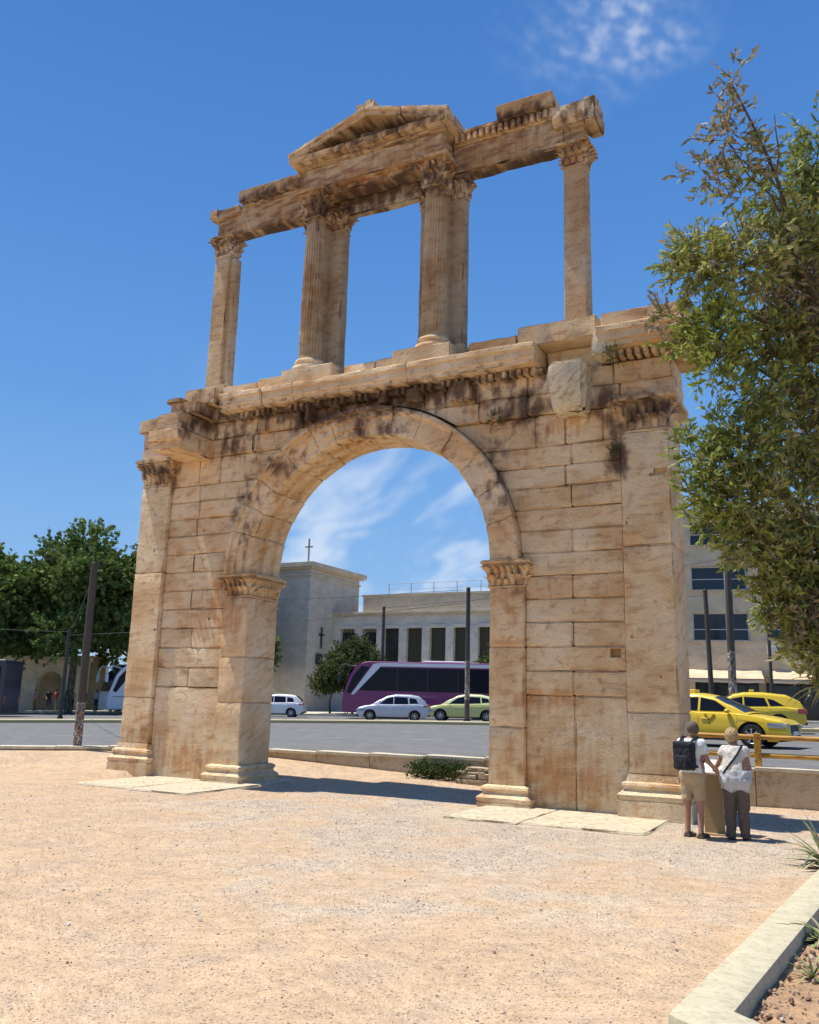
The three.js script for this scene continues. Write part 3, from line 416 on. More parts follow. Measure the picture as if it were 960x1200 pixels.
  stone('architrave_block', [-5.32, -4.36], [7.5, 7.98], [-0.1, 1.16], { chip: 0.03, big: 0.08, rough: 0.015, ys: [7.7, 7.715], map: (x, y, z) => { const t = y - 7.5, o = t < 0.205 ? -0.07 : 0; return [x < -4.84 ? x - o * (t < 0.2 ? 1 : 0) * 1 : x + (t < 0.2 ? -0.03 : 0), y, z + (z > 0.5 ? o : 0)]; }, tone: tone(1) }, lb);
  stone('frieze_block', [-5.22, -4.42], [7.98, 8.42], [-0.1, 1.02], { chip: 0.04, big: 0.12, rough: 0.02, tone: tone(0.92) }, lb);
  stone('frieze_block', [-4.98, -4.2], [8.42, 8.72], [-0.15, 0.85], { chip: 0.06, big: 0.16, rough: 0.03, tone: tone(0.88) }, lb);
  stone('cornice_block', [-5.08, -4.62], [8.7, 8.82], [0.35, 0.92], { chip: 0.05, big: 0.1, rough: 0.02, tone: tone(0.7) }, lb);
  stone('cornice_block', [-4.9, -3.95], [8.72, 9.12], [-0.9, 0.5], { chip: 0.08, big: 0.2, rough: 0.05, tone: tone(0.9) }, lb);
  // behind it
  stone('cornice_block', [-6.75, -5.3], [8.4, 8.75], [ZB - 0.2, 0.05], { chip: 0.06, big: 0.16, rough: 0.03, tone: tone(0.85) });
  stone('cornice_block', [-5.3, -3.86], [8.4, 8.94], [ZB - 0.3, 0.12], { chip: 0.06, big: 0.14, rough: 0.03, tone: tone(0.9) });
}
// ---- upper storey
{
  const UZ = -0.45;   // its middle plane
  // stylobate stones
  const st = (x0, x1, y0, y1, zf, o = {}) => stone('stylobate_block', [x0, x1], [y0, y1], [2 * UZ - zf, zf], { chip: 0.03, big: 0.07, rough: 0.015, ...o });
  st(-5.25, -3.98, 8.95, 9.34, 0.1, { big: 0.2, chip: 0.08, rough: 0.04, tone: tone(0.9) });
  st(-3.96, -2.95, 8.93, 9.2, 0.22, { tone: tone(0.95), big: 0.12 }); st(-2.93, -2.15, 8.93, 9.26, 0.2, { tone: tone(0.95), big: 0.12 });
  st(-2.1, -0.72, 8.93, 9.27, 0.42, { tone: tone(0.98) });
  st(-0.5, 0.3, 8.93, 9.2, 0.25, { big: 0.12, tone: tone(0.92) }); st(0.31, 0.8, 8.93, 9.22, 0.25, { tone: tone(0.95) });
  st(0.82, 2.2, 8.93, 9.27, 0.42, { tone: tone(0.98) });
  st(2.55, 3.6, 8.93, 9.24, 0.22, { big: 0.18, chip: 0.08, rough: 0.05, tone: tone(0.82) }); st(3.62, 5.24, 8.93, 9.38, 0.24, { big: 0.12, chip: 0.05, rough: 0.03, tone: tone(0.92) });
  const up = 0.66;
  // fluted shaft
  const flutedShaft = (cx, cz, y0, y1, R) => {
    const nt = 120, ny = 26, pos = [], idx = [];
    for (let j = 0; j <= ny; j++) for (let i = 0; i < nt; i++) {
      const t = j / ny, th = i / nt * Math.PI * 2, y = lerp(y0, y1, t), ent = R * (1 - 0.15 * t * t) * (j === 0 ? 1.1 : j === ny ? 1.1 : 1), f = Math.pow(Math.abs(Math.cos(th * 12)), 1.6);
      const wear = sstep(0.25, 0.75, N3(Math.cos(th) * 1.1 + cx * 3, y * 0.7, Math.sin(th) * 1.1)); const rr = ent - (t > 0.03 && t < 0.97 ? 0.034 * f * (1 - 0.7 * wear) + 0.035 * wear : 0.02) + 0.008 * N3(Math.cos(th) * 3, y * 2.5, Math.sin(th) * 3 + cx);
      pos.push(cx + Math.cos(th) * rr, y, cz + Math.sin(th) * rr);
    }
    for (let j = 0; j < ny; j++) for (let i = 0; i < nt; i++) { const a = j * nt + i, b = j * nt + (i + 1) % nt; idx.push(a, a + nt, b, b, a + nt, b + nt); }
    const g = new THREE.BufferGeometry(); g.setAttribute('position', new THREE.Float32BufferAttribute(pos, 3)); g.setIndex(idx); return g;
  };
  const lathe = (cx, cz, prof) => { const g = new THREE.LatheGeometry(prof.map(([r, y]) => new THREE.Vector2(r, y)), 40); g.translate(cx, 0, cz); const m = bare(g); const p = m.attributes.position; for (let i = 0; i < p.count; i++) { const w = N3(p.getX(i) * 4, p.getY(i) * 4, p.getZ(i) * 4) * 0.012; p.setXYZ(i, p.getX(i) + w, p.getY(i), p.getZ(i) + w); } return mergeVertices(m, 1e-4); };
  for (const s of [-1, 1]) {
    const cx = s * 1.6, cz = 0.0, col = new THREE.Group(); col.name = 'column'; arch.add(col);
    shape('column_base', lathe(cx, cz, [[0.0, 9.25], [0.4, 9.26], [0.42, 9.31], [0.4, 9.37], [0.345, 9.39], [0.325, 9.43], [0.345, 9.46], [0.36, 9.49], [0.34, 9.53], [0.3, 9.55], [0.0, 9.56]]), tone(1.02), col);
    shape('fluted_shaft', flutedShaft(cx, cz, 9.55, 13.16, 0.285), tone(up * 0.95), col);
    shape('capital', capital(cx - 0.225, cx + 0.225, cz - 0.225, cz + 0.225, 13.14, 13.86, { sd: 20 + s, worn: 0.55, flare: 0.15 }), tone(0.8), col);
    // the pier behind, with a web that ties the column to it
    const p = new THREE.Group(); p.name = 'pier'; arch.add(p);
    const mx = (a, b) => s > 0 ? [a, b] : [-b, -a];
    stone('pier_shaft', mx(1.38, 1.82), [9.27, 13.5], [-0.4, -0.05], { chip: 0.02, rough: 0.012, tone: tone(up * 0.93), step: 0.3 }, p);
    stone('pier_shaft', mx(1.04, 2.14), [9.5, 13.0], [-0.64, -0.34], { chip: 0.03, big: 0.05, rough: 0.014, tone: tone(up * 0.93), step: 0.3 }, p);
    { const [a, b] = mx(1.04, 2.14); shape('pier_base', mould(a, b, -0.64, -0.34, [[0.1, 9.2], [0.1, 9.31], [0.06, 9.33], [0.05, 9.38], [0.08, 9.42], [0.06, 9.46], [0.02, 9.52], [-0.1, 9.53]]), tone(0.95), p); shape('capital', capital(a + 0.02, b - 0.02, -0.62, -0.36, 12.98, 13.58, { sd: 30 + s, worn: 0.7, flare: 0.1 }), tone(0.72), p); }
    // outer pillar
    const q = new THREE.Group(); q.name = 'corner_pillar'; arch.add(q);
    stone('pillar_shaft', mx(4.46, 4.94), [9.32, 13.06], [-0.68, -0.24], { chip: 0.02, big: 0.05, rough: 0.014, step: 0.28, tone: tone(up), map: (x, y, z) => { const t = (y - 9.3) / 3.76, k = 1 - 0.05 * t; return [lerp(s * 4.695, x, k), y, lerp(-0.46, z, k)]; } }, q);
    stone('pillar_strip', s > 0 ? [4.5, 4.9] : [-4.5, -4.3], [9.34, 13.0], s > 0 ? [-0.74, -0.66] : [-0.58, -0.34], { chip: 0.02, big: 0.05, rough: 0.01, step: 0.3, tone: tone(up) }, q);
    { const [a, b] = mx(4.46, 4.94); shape('capital', capital(a + 0.03, b - 0.03, -0.65, -0.27, 13.05, 13.62, { sd: 40 + s, worn: 0.6, flare: 0.1 }), tone(0.8), q); }
  }
  // lintels of the side openings and over the middle
  const lin = (x0, x1, y0, y1, zf, o = {}) => stone('lintel', [x0, x1], [y0, y1], [2 * UZ - zf, zf], { chip: 0.04, big: 0.1, rough: 0.025, step: 0.2, tone: tone(up, 0.06), ...o });
  lin(-4.55, -1.88, 13.6, 14.32, -0.25, { big: 0.14, rough: 0.03 }); lin(1.88, 4.5, 13.6, 14.3, -0.25, { big: 0.16, rough: 0.035 });
  stone('lintel_end', [-4.94, -4.5], [13.6, 14.14], [-0.66, -0.27], { chip: 0.03, tone: tone(up) });
  stone('lintel_end', [4.48, 4.92], [13.6, 14.0], [-0.66, -0.27], { chip: 0.03, tone: tone(up) });
  lin(-1.2, 1.2, 13.34, 14.3, -0.34, { tone: tone(0.8), big: 0.14, rough: 0.04 });
  stone('middle_lintel', [-1.86, 1.86], [13.86, 14.42], [-0.28, 0.3], { chip: 0.04, big: 0.12, rough: 0.03, step: 0.14, tone: tone(0.82) });
  for (const s of [-1, 1]) stone('lintel_end', s > 0 ? [1.22, 1.86] : [-1.86, -1.22], [13.58, 14.3], [-0.62, -0.3], { chip: 0.03, tone: tone(up) });
  stone('broken_fascia', [-1.3, 1.2], [13.72, 13.88], [-0.29, 0.14], { chip: 0.05, big: 0.1, rough: 0.04, tone: tone(0.8) });
  // cornices of the sides
  const cor = (x0, x1, y0, y1, zf, o = {}) => stone('cornice_block', [x0, x1], [y0, y1], [2 * UZ - zf, zf], { chip: 0.03, big: 0.08, rough: 0.018, map: (x, y, z) => [x, y, lerp(UZ, z, y < y0 + 0.06 ? 0.86 : y > y1 - 0.07 ? 1 : 0.95)], tone: tone(up), ...o });
  cor(-4.15, -1.9, 14.38, 14.68, -0.02, { big: 0.12 }); cor(-4.98, -4.17, 14.12, 14.38, -0.14, { big: 0.12 }); stone('cornice_fragment', [-5.12, -4.85], [14.16, 14.42], [-0.75, -0.12], { chip: 0.06, big: 0.14, rough: 0.03, tone: tone(0.8), step: 0.1 });
  stone('bed_mould', [-4.1, -1.9], [14.3, 14.39], [-0.74, -0.18], { chip: 0.01, tone: tone(0.7) });
  const dl = []; for (let x = 1.98; x < 4.3; x += 0.15) dl.push(rawBlock([x, x + 0.09], [14.31, 14.5], [-0.4, -0.1], { e: 0.014, chip: 0.014, big: 0.02, step: 1 }));
  { const dm = shape('dentil_row', fuse(dl), tone(0.8)); dm.userData.kind = 'stuff'; }
  stone('bed_mould', [1.9, 4.35], [14.29, 14.54], [-0.74, -0.2], { chip: 0.02, tone: tone(0.85) });
  stone('roof_slab', [2.2, 3.15], [14.53, 14.65], [-0.95, -0.15], { chip: 0.05, big: 0.1, rough: 0.03, tone: [0.95, 0.95, 0.95] });
  cor(3.02, 4.32, 14.54, 14.86, 0.02, { big: 0.12 });
  stone('cornice_block', [4.28, 5.05], [13.98, 14.42], [-0.85, -0.02], { chip: 0.08, big: 0.16, rough: 0.05, step: 0.12, tone: tone(0.85), map: (x, y, z) => [x, y + (x - 4.2) * 0.02, lerp(UZ, z, y < 14.1 ? 0.72 : 1)] });
  stone('cornice_fragment', [4.98, 5.24], [13.94, 14.48], [-0.78, -0.04], { chip: 0.1, big: 0.2, rough: 0.05, step: 0.1, tone: tone(0.7) });
  // pediment
  const pd = new THREE.Group(); pd.name = 'pediment'; arch.add(pd);
  const ped = (n, X, Y, Z, o) => stone(n, X, Y, Z, { chip: 0.02, big: 0.05, rough: 0.012, ...o }, pd);
  ped('bed_mould', [-1.95, 1.95], [14.41, 14.5], [-1.2, 0.4], { tone: tone(0.75) });
  for (const [a, b] of [[-2.12, -0.55], [-0.55, 0.85], [0.85, 2.12]]) ped('horizontal_cornice', [a + 0.003, b - 0.003], [14.495, 14.64], [-1.4, 0.6], { tone: tone(0.8), map: (x, y, z) => [x, y, lerp(UZ, z, y < 14.53 ? 0.96 : 1)] });
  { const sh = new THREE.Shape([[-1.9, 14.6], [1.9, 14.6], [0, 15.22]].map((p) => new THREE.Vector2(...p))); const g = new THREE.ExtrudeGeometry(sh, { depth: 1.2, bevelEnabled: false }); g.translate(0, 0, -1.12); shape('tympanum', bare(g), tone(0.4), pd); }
  stone('tympanum_relief', [-0.3, 0.32], [14.64, 14.98], [0.05, 0.3], { chip: 0.06, big: 0.1, rough: 0.03, step: 0.1, tone: tone(0.8) }, pd);
  const slope = (15.2 - 14.55) / 2.14;
  for (const s of [-1, 1]) for (const [a, b] of [[0, 0.95], [0.95, 2.14]]) {
    const g = rawBlock([a + (a ? 0.003 : 0), b - 0.003], [0, 0.23], [-1.42, 0.62], { chip: 0.018, big: 0.05, rough: 0.012, ys: [0.12, 0.13], map: (x, y, z) => [s * x, 15.2 - x * slope + y - (a === 0 && x < 0.03 ? 0.0 : 0), lerp(UZ, z, y < 0.125 ? 0.965 : 1)] }); if (s < 0) g.index.array.reverse(); shape('raking_cornice', g, tone(0.8, 0.08), pd);
  }
  { const l = []; l.push(rawBlock([-0.3, 0.22], [15.4, 15.58], [-0.1, 0.55], { chip: 0.05, big: 0.1, rough: 0.04, step: 0.1 })); l.push(rawBlock([-0.16, 0.04], [15.52, 15.78], [0.05, 0.4], { chip: 0.06, big: 0.1, rough: 0.04, step: 0.08 })); l.push(rawBlock([-0.36, -0.2], [15.46, 15.62], [0.1, 0.35], { chip: 0.05, big: 0.1, rough: 0.03, step: 0.08 })); shape('acroterion', fuse(l.map((g) => g)), tone(0.72), pd); }
}
// ---- base slabs in front of the piers
{
  const st = canvasTex(512, 512, (x, y) => { const m = 1 + 0.05 * tileNoise(x, y, 512, 5, 190) + 0.05 * tileNoise(x, y, 512, 26, 191) + 0.06 * tileNoise(x, y, 512, 130, 192), k = sstep(0.3, 0.7, tileNoise(x, y, 512, 11, 193)); return [lerp(192, 164, k) * m, lerp(179, 146, k) * m, lerp(152, 116, k) * m]; }, { repeat: 0.55 }), sm = new THREE.MeshStandardMaterial({ map: st, bumpMap: st, bumpScale: 0.004, roughness: 0.9 });
  for (const [x0, x1, z0, z1, lab] of [[-5.45, -3.9, -1.6, 2.2, 0], [-3.89, -2.35, -1.5, 2.3, 0], [2.98, 4.3, -1.5, 2.1, 1], [4.31, 6.3, -1.6, 2.0, 1]])
    part('base_slab', uvBox(toCreasedNormals(rawBlock([x0, x1], [-0.08, 0.035], [z0, z1], { chip: 0.02, big: 0.08, rough: 0.004, step: 0.3 }), 0.6)), sm, arch);
}
// =====================================================================  BUILDINGS BEYOND THE AVENUE
const plasterTex = (r, g, b, sd) => canvasTex(512, 512, (x, y) => { const a = tileNoise(x, y, 512, 4, sd), q = tileNoise(x, y, 512, 18, sd + 1), f = tileNoise(x, y, 512, 120, sd + 2), st = sstep(0.1, 0.8, tileNoise(x, y, 512, 9, sd + 3) * 0.6 + q * 0.4); const m = (1 + 0.05 * a + 0.03 * q + 0.03 * f) * (1 - 0.1 * st); return [r * m, g * m, b * m]; }, { repeat: 1 / 6 });
const glassMat = new THREE.MeshPhysicalMaterial({ color: C(0.02, 0.025, 0.03), roughness: 0.08, metalness: 0, specularIntensity: 1 });
const darkMetal = mat(0.03, 0.032, 0.033, 0.55, { metalness: 0.4 });
const uvAll = (g, s = 1) => uvBox(g, s);
// ---- church: low tower with a cross, long wing of tall windows between flat piers
{
  const pos = [-34.0, 0, -48.6], turn = 0;   // long side faces the avenue
  const ch = thing('church', 'pale grey church with square corner tower, roof cross and tall dark windows', 'church', pos, turn);
  const wallM = new THREE.MeshStandardMaterial({ map: plasterTex(186, 178, 164, 50), roughness: 0.92 }), bandM = new THREE.MeshStandardMaterial({ map: plasterTex(190, 178, 156, 60), roughness: 0.92 }), whiteM = new THREE.MeshStandardMaterial({ map: plasterTex(200, 195, 184, 70), roughness: 0.9 });
  const B = 0.2;
  // tower, its corner at the local origin, turned so that two faces show
  const tw = part('tower', merge([box(-7.6, 0, B, 13.2, -8.6, 0)]), wallM, ch); 
  const tc = part('tower_cornice', merge([box(-7.7, 0.12, 12.45, 12.6, -8.7, 0.12), box(-8.1, 0.55, 13.2, 13.62, -9.1, 0.55, 0.03), box(-7.9, 0.35, 13.05, 13.2, -8.9, 0.35)]), bandM, ch); 
  const cr = part('roof_cross', merge([box(-0.76, -0.64, 13.6, 15.9, -0.68, -0.56), box(-1.1, -0.3, 15.08, 15.2, -0.68, -0.56), box(-0.95, -0.45, 13.6, 13.75, -0.85, -0.4)]), mat(0.32, 0.3, 0.26, 0.8), ch); 
  // wing
  const x0 = 0.01, x1 = 32, zf = -4.3, zb = -15;
  const wins = []; for (let k = 0; k < 13; k++) wins.push(1.5 + k * 2.28);
  // piers and spandrels leave real window openings
  part('wall', merge([box(x0, x1, B, 3.6, zb, zf), box(x0, x1, 8.1, 9.35, zb, zf), box(x0, x1, 3.6, 8.1, zb, zf - 0.6), box(x0, wins[0] - 0.78, 3.6, 8.1, zf - 0.7, zf)]), whiteM, ch);
  for (let k = 0; k < wins.length; k++) {
    const a = wins[k] + 0.78, b = k < wins.length - 1 ? wins[k + 1] - 0.78 : x1; part('pier', box(a, b, 3.55, 8.15, zf - 0.62, zf + 0.05), whiteM, ch);
    const w = part('window', box(wins[k] - 0.8, wins[k] + 0.8, k < 2 ? 4.6 : 3.5, k < 2 ? 7.7 : 8.15, zf - 0.5, zf - 0.42), k < 3 ? glassMat : mat(0.05, 0.042, 0.026, 0.55), ch);
    const bars = []; for (let q = -2; q <= 2; q++) bars.push(box(wins[k] + q * 0.26 - 0.03, wins[k] + q * 0.26 + 0.03, 3.6, 8.1, zf - 0.43, zf - 0.36)); if (k < 3) for (let q = 0; q < 4; q++) bars.push(box(wins[k] - 0.7, wins[k] + 0.7, 4.3 + q * 1.0, 4.36 + q * 1.0, zf - 0.43, zf - 0.36));
    part('window_bars', merge(bars), mat(0.05, 0.045, 0.03, 0.6), w);
    part('window_head', box(wins[k] - 0.78, wins[k] + 0.78, 8.02, 8.3, zf - 0.3, zf + 0.1), whiteM, w);
  }
  part('cornice', merge([box(x0 - 0.1, x1, 9.3, 9.5, zb, zf + 0.35, 0.02), box(x0 - 0.02, x1, 9.12, 9.3, zb, zf + 0.15)]), bandM, ch);
  part('parapet', merge([box(x0 + 2.2, x1, 9.5, 11.1, zb - 0.5, zf - 1.4), box(x0 + 2.1, x1, 11.1, 11.25, zb - 0.6, zf - 1.3)]), bandM, ch);
  const ra = []; for (let k = 0; k < 11; k++) ra.push(cyl(0.035, 0.035, [4.6 + k * 2.3, 11.2, zf - 2], [4.6 + k * 2.3, 12.3, zf - 2], 6)); for (const y of [11.75, 12.28]) ra.push(cyl(0.025, 0.025, [4.4, y, zf - 2], [28, y, zf - 2], 6));
  part('roof_railing', merge(ra), mat(0.35, 0.35, 0.35, 0.6), ch);
  const nm = part('wall_cross', merge([box(-0.06, 0.06, 0, 1.9, -0.04, 0.04), box(-0.42, 0.42, 1.15, 1.28, -0.04, 0.04)]), darkMetal, ch); nm.position.set(0.14, 6.1, -2.1); nm.rotation.y = Math.PI / 2;
  const pl = part('notice_plate', box(-0.5, 0.5, 0, 0.9, -0.05, 0.05), mat(0.05, 0.05, 0.05, 0.6), ch); pl.position.set(0.12, 4.7, -1.9); pl.rotation.y = Math.PI / 2;
}
// ---- concrete office block on the right, seen behind the tree
{
  const b = thing('office_block', 'grey concrete office block with strip windows above shop awnings', 'building', [-1.9, 0, -46.2], Math.atan2(0.16, 1));
  const cm = new THREE.MeshStandardMaterial({ map: plasterTex(202, 186, 156, 80), roughness: 0.93 }), fm = mat(0.62, 0.62, 0.6, 0.5), B = 0.3;
  const floors = [[6.3, 8.2], [9.75, 11.4], [12.9, 14.6]];
  const walls = [box(0, 30, B, 4.0, -12, -1.5), box(0.2, 29, B, 15.4, -11.5, -0.55)];
  walls.push(box(0, 1.0, B, 15.5, -12, 0), box(29, 30, B, 15.5, -12, 0));
  let y = 3.99; for (const [a, c] of floors) { walls.push(box(1.0, 29, y, a, -1, 0)); y = c; } walls.push(box(1.0, 29, y, 15.5, -1, 0));
  part('wall', merge(walls), cm, b);
  for (const [a, c] of floors) for (let k = 0; k < 6; k++) {
    const x0 = 1.0 + k * 4.67, x1 = x0 + 3.6;
    part('pier', box(x1, x0 + 4.67 - (k === 5 ? 0.02 : 0), a - 0.01, c + 0.01, -0.9, 0.03), cm, b);
    const w = part('window', box(x0 + 0.02, x1 - 0.02, a, c, -0.42, -0.36), glassMat, b);
    part('frame', merge([box(x0, x1, a, a + 0.07, -0.38, -0.28), box(x0, x1, c - 0.07, c, -0.38, -0.28), box(x0, x0 + 0.07, a, c, -0.37, -0.29), box(x1 - 0.07, x1, a, c, -0.37, -0.29), box((x0 + x1) / 2 + 0.35, (x0 + x1) / 2 + 0.43, a, c, -0.37, -0.29), box(x0, x1, a + 0.75, a + 0.8, -0.37, -0.3)]), fm, w);
    part('sill', box(x0 - 0.1, x1 + 0.1, a - 0.1, a, -0.3, 0.12), cm, w);
  }
  // shop fronts in shade under the awnings
  for (let k = 0; k < 6; k++) { const x0 = 0.8 + k * 4.7; const w = part('shop_window', box(x0, x0 + 4.2, 0.9, 3.4, -0.5, -0.42), glassMat, b); part('frame', merge([box(x0, x0 + 0.1, 0.6, 3.5, -0.45, -0.35), box(x0 + 4.1, x0 + 4.2, 0.6, 3.5, -0.45, -0.35), box(x0 + 2.05, x0 + 2.15, 0.6, 3.5, -0.45, -0.35), box(x0, x0 + 4.2, 3.4, 3.52, -0.45, -0.35)]), darkMetal, w); }
  // airconditioner on a sill
  const ac = part('air_conditioner', box(5.6, 6.4, 5.4, 5.95, 0.05, 0.4, 0.03), mat(0.6, 0.6, 0.58, 0.5), b);
  // balcony on the first floor
  part('balcony', merge([box(10.4, 20, 4.5, 4.65, 0, 1.3), box(10.4, 20, 4.65, 5.3, 1.2, 1.3)]), cm, b);
}
{ // a second, older house between the arch and the office block
  const b = thing('corner_house', 'narrow ochre house with small balconies beside the concrete office block', 'building', [-7.6, 0, -52], 0.1);
  const cm = new THREE.MeshStandardMaterial({ map: plasterTex(196, 172, 134, 90), roughness: 0.93 });
  part('wall', merge([box(0, 6.5, 0.2, 12.6, -10, 0), box(-0.2, 6.7, 12.4, 12.8, -10.2, 0.3)]), cm, b);
  for (const y of [2.2, 5.4, 8.6]) for (const x of [0.9, 2.9, 4.9]) { const w = part('window', box(x, x + 1.1, y, y + 2.1, -0.02, 0.03), glassMat, b); part('frame', merge([box(x - 0.12, x, y - 0.1, y + 2.2, -0.02, 0.1), box(x + 1.1, x + 1.22, y - 0.1, y + 2.2, -0.02, 0.1), box(x - 0.12, x + 1.22, y + 2.1, y + 2.25, -0.02, 0.12)]), mat(0.6, 0.55, 0.45, 0.8), w); }
  for (const y of [5.2, 8.4]) part('balcony', merge([box(0.4, 6.2, y, y + 0.15, 0, 1.1), box(0.4, 6.2, y + 0.15, y + 0.95, 1.04, 1.1)]), cm, b);
}
// awnings
{
  const am = new THREE.MeshStandardMaterial({ map: plasterTex(214, 184, 152, 95), roughness: 0.9, side: THREE.DoubleSide });
  const mk = (x0, x1, lab) => {
    const a = thing('shop_awning', lab, 'awning', [-1.9, 0, -46.2], Math.atan2(0.16, 1));
    const n = Math.max(2, Math.round((x1 - x0) / 0.35)), pos = [], idx = []; const rows = [[4.35, 0.02], [4.1, 1.1], [3.72, 2.5], [3.46, 2.52]];
    for (const [y, z] of rows) for (let i = 0; i <= n; i++) pos.push(lerp(x0, x1, i / n), y + 0.02 * Math.sin(i * 1.7) - (z > 0.5 && z < 2 ? 0.06 : 0), z);
    for (let r = 0; r < rows.length - 1; r++) for (let i = 0; i < n; i++) { const q = r * (n + 1) + i; idx.push(q, q + n + 1, q + 1, q + 1, q + n + 1, q + n + 2); }
    const g = new THREE.BufferGeometry(); g.setAttribute('position', new THREE.Float32BufferAttribute(pos, 3)); g.setIndex(idx); g.computeVertexNormals(); const r2 = uvBox(g.toNonIndexed()); r2.computeVertexNormals(); part('canopy', r2, am, a);
    part('frame', merge([cyl(0.03, 0.03, [x0, 3.7, 2.48], [x1, 3.7, 2.48], 6), cyl(0.025, 0.025, [x0 + 0.1, 3.6, 0.03], [x0 + 0.1, 3.7, 2.45], 6), cyl(0.025, 0.025, [x1 - 0.1, 3.6, 0.03], [x1 - 0.1, 3.7, 2.45], 6)]), darkMetal, a);
  };
  mk(0.5, 5.2, 'beige shop awning under the first strip windows of the office block'); mk(5.7, 13.5, 'long beige shop awning under the balcony of the office block');
}
// ---- stone gateway and low wall behind the plane trees on the left
{
  const g = thing('stone_porch', 'pale stone porch with two arches half hidden under the plane trees', 'building', [-56, 0, -36], 0.45);
  const cm = new THREE.MeshStandardMaterial({ map: plasterTex(214, 202, 176, 100), roughness: 0.93 });
  const sh = new THREE.Shape(); sh.moveTo(-7, 0.1); sh.lineTo(7, 0.1); sh.lineTo(7, 4.3); sh.lineTo(-7, 4.3); sh.closePath();
  for (const x of [-4, 0, 4]) { const h = new THREE.Path(); h.moveTo(x - 1.2, 0.2); h.lineTo(x + 1.2, 0.2); h.lineTo(x + 1.2, 2.2); h.absarc(x, 2.2, 1.2, 0, Math.PI, false); h.lineTo(x - 1.2, 0.2); sh.holes.push(h); }
  part('wall', uvBox(new THREE.ExtrudeGeometry(sh, { depth: 0.7, bevelEnabled: false })), cm, g);
  part('back_wall', box(-7, 7, 0.1, 4.8, -4.2, -3.7), cm, g); part('cornice', box(-7.2, 7.2, 4.3, 4.65, -0.1, 0.9, 0.03), cm, g);
  part('roof', box(-7.1, 7.1, 4.6, 4.8, -4, 0), mat(0.3, 0.2, 0.14, 0.9), g);
}
// ---- poles
const poleTex = canvasTex(128, 512, (x, y) => { const m = 1 + 0.12 * tileNoise(x, y, 512, 40, 120) + 0.1 * N2(x * 0.2, y * 0.02); return [66 * m, 62 * m, 56 * m]; });
const poleMat = new THREE.MeshStandardMaterial({ map: poleTex, roughness: 0.75 });
const paperTex = canvasTex(256, 512, (x, y) => { const n = fbm2(x * 0.03 + 3, y * 0.02, 3), q = N2(Math.floor(x / 30) * 3.1, Math.floor(y / 44) * 1.7); const f = N2(x * 0.4, y * 0.4); if (n < -0.15) return [70 + f * 8, 66 + f * 8, 60]; const v = q > 0.25 ? [186, 182, 172] : q > -0.2 ? [150, 120, 104] : [120, 122, 120]; const ink = (Math.floor(y / 7) % 3 === 0 && N2(x * 0.15, Math.floor(y / 7)) > 0.1) ? 0.6 : 1; return v.map((c) => c * ink * (1 + 0.08 * f)); });
const paperMat = new THREE.MeshStandardMaterial({ map: paperTex, roughness: 0.9 });
function pole(name, label, x, z, yb, yt, r, lean = [0, 0], papers, group) {
  const p = thing(name, label, 'pole', [x, yb - 0.05, z], 0, group), h = yt - yb;
  part('shaft', cyl(r, r * 0.8, [0, 0, 0], [lean[0], h, lean[1]], 16), poleMat, p);
  part('cap', cyl(r * 0.95, r * 0.7, [lean[0], h, lean[1]], [lean[0] * 1.01, h + 0.06, lean[1] * 1.01], 14), darkMetal, p);
  part('base_collar', cyl(r * 1.45, r * 1.25, [0, -0.03, 0], [0, 0.2, 0], 16), darkMetal, p);
  if (papers) { const [a, b] = papers; part('pasted_posters', cyl(r * 1.03 - r * 0.2 * a / h, r * 1.03 - r * 0.2 * b / h, [lean[0] * a / h, a, lean[1] * a / h], [lean[0] * b / h, b, lean[1] * b / h], 18), paperMat, p); }
  return p;
}
pole('leaning_post', 'tall dark post with peeling posters leaning beside the gravel on the avenue edge', -9.44, -1.44, siteH(-9.44, -1.44), 5.42, 0.115, [-0.03, 0.0], [0.15, 1.35]);
pole('trolley_pole', 'slim dark trolley pole in front of the church windows behind the purple bus', -19.4, -36.0, roadH(-19.4, -36), 8.0, 0.13);
pole('trolley_pole', 'black trolley pole with pasted stickers on the median beside the lime car', -9.82, -28.3, roadH(-9.8, -28.3) + 0.1, 8.02, 0.14, [0, 0], [1.2, 3.3]);
pole('trolley_pole', 'thin dark pole before the concrete office block beside the arch corner', 2.85, -28.3, roadH(2.8, -28.3) + 0.1, 7.5, 0.13, [-0.12, 0.0]);
pole('trolley_pole', 'thick dark pole with pasted notices in front of the shop awning', 3.75, -28.4, roadH(3.6, -28.4) + 0.1, 9.2, 0.19, [0.08, 0], [1.3, 3.6]);
pole('trolley_pole', 'short slender pole beside the long beige awning', 4.95, -34.4, roadH(4.9, -34.4), 6.0, 0.1);
pole('trolley_pole', 'thin grey pole under the plane trees behind the leaning post', -31.6, -20.4, roadH(-31.6, -20.4), 5.3, 0.12);
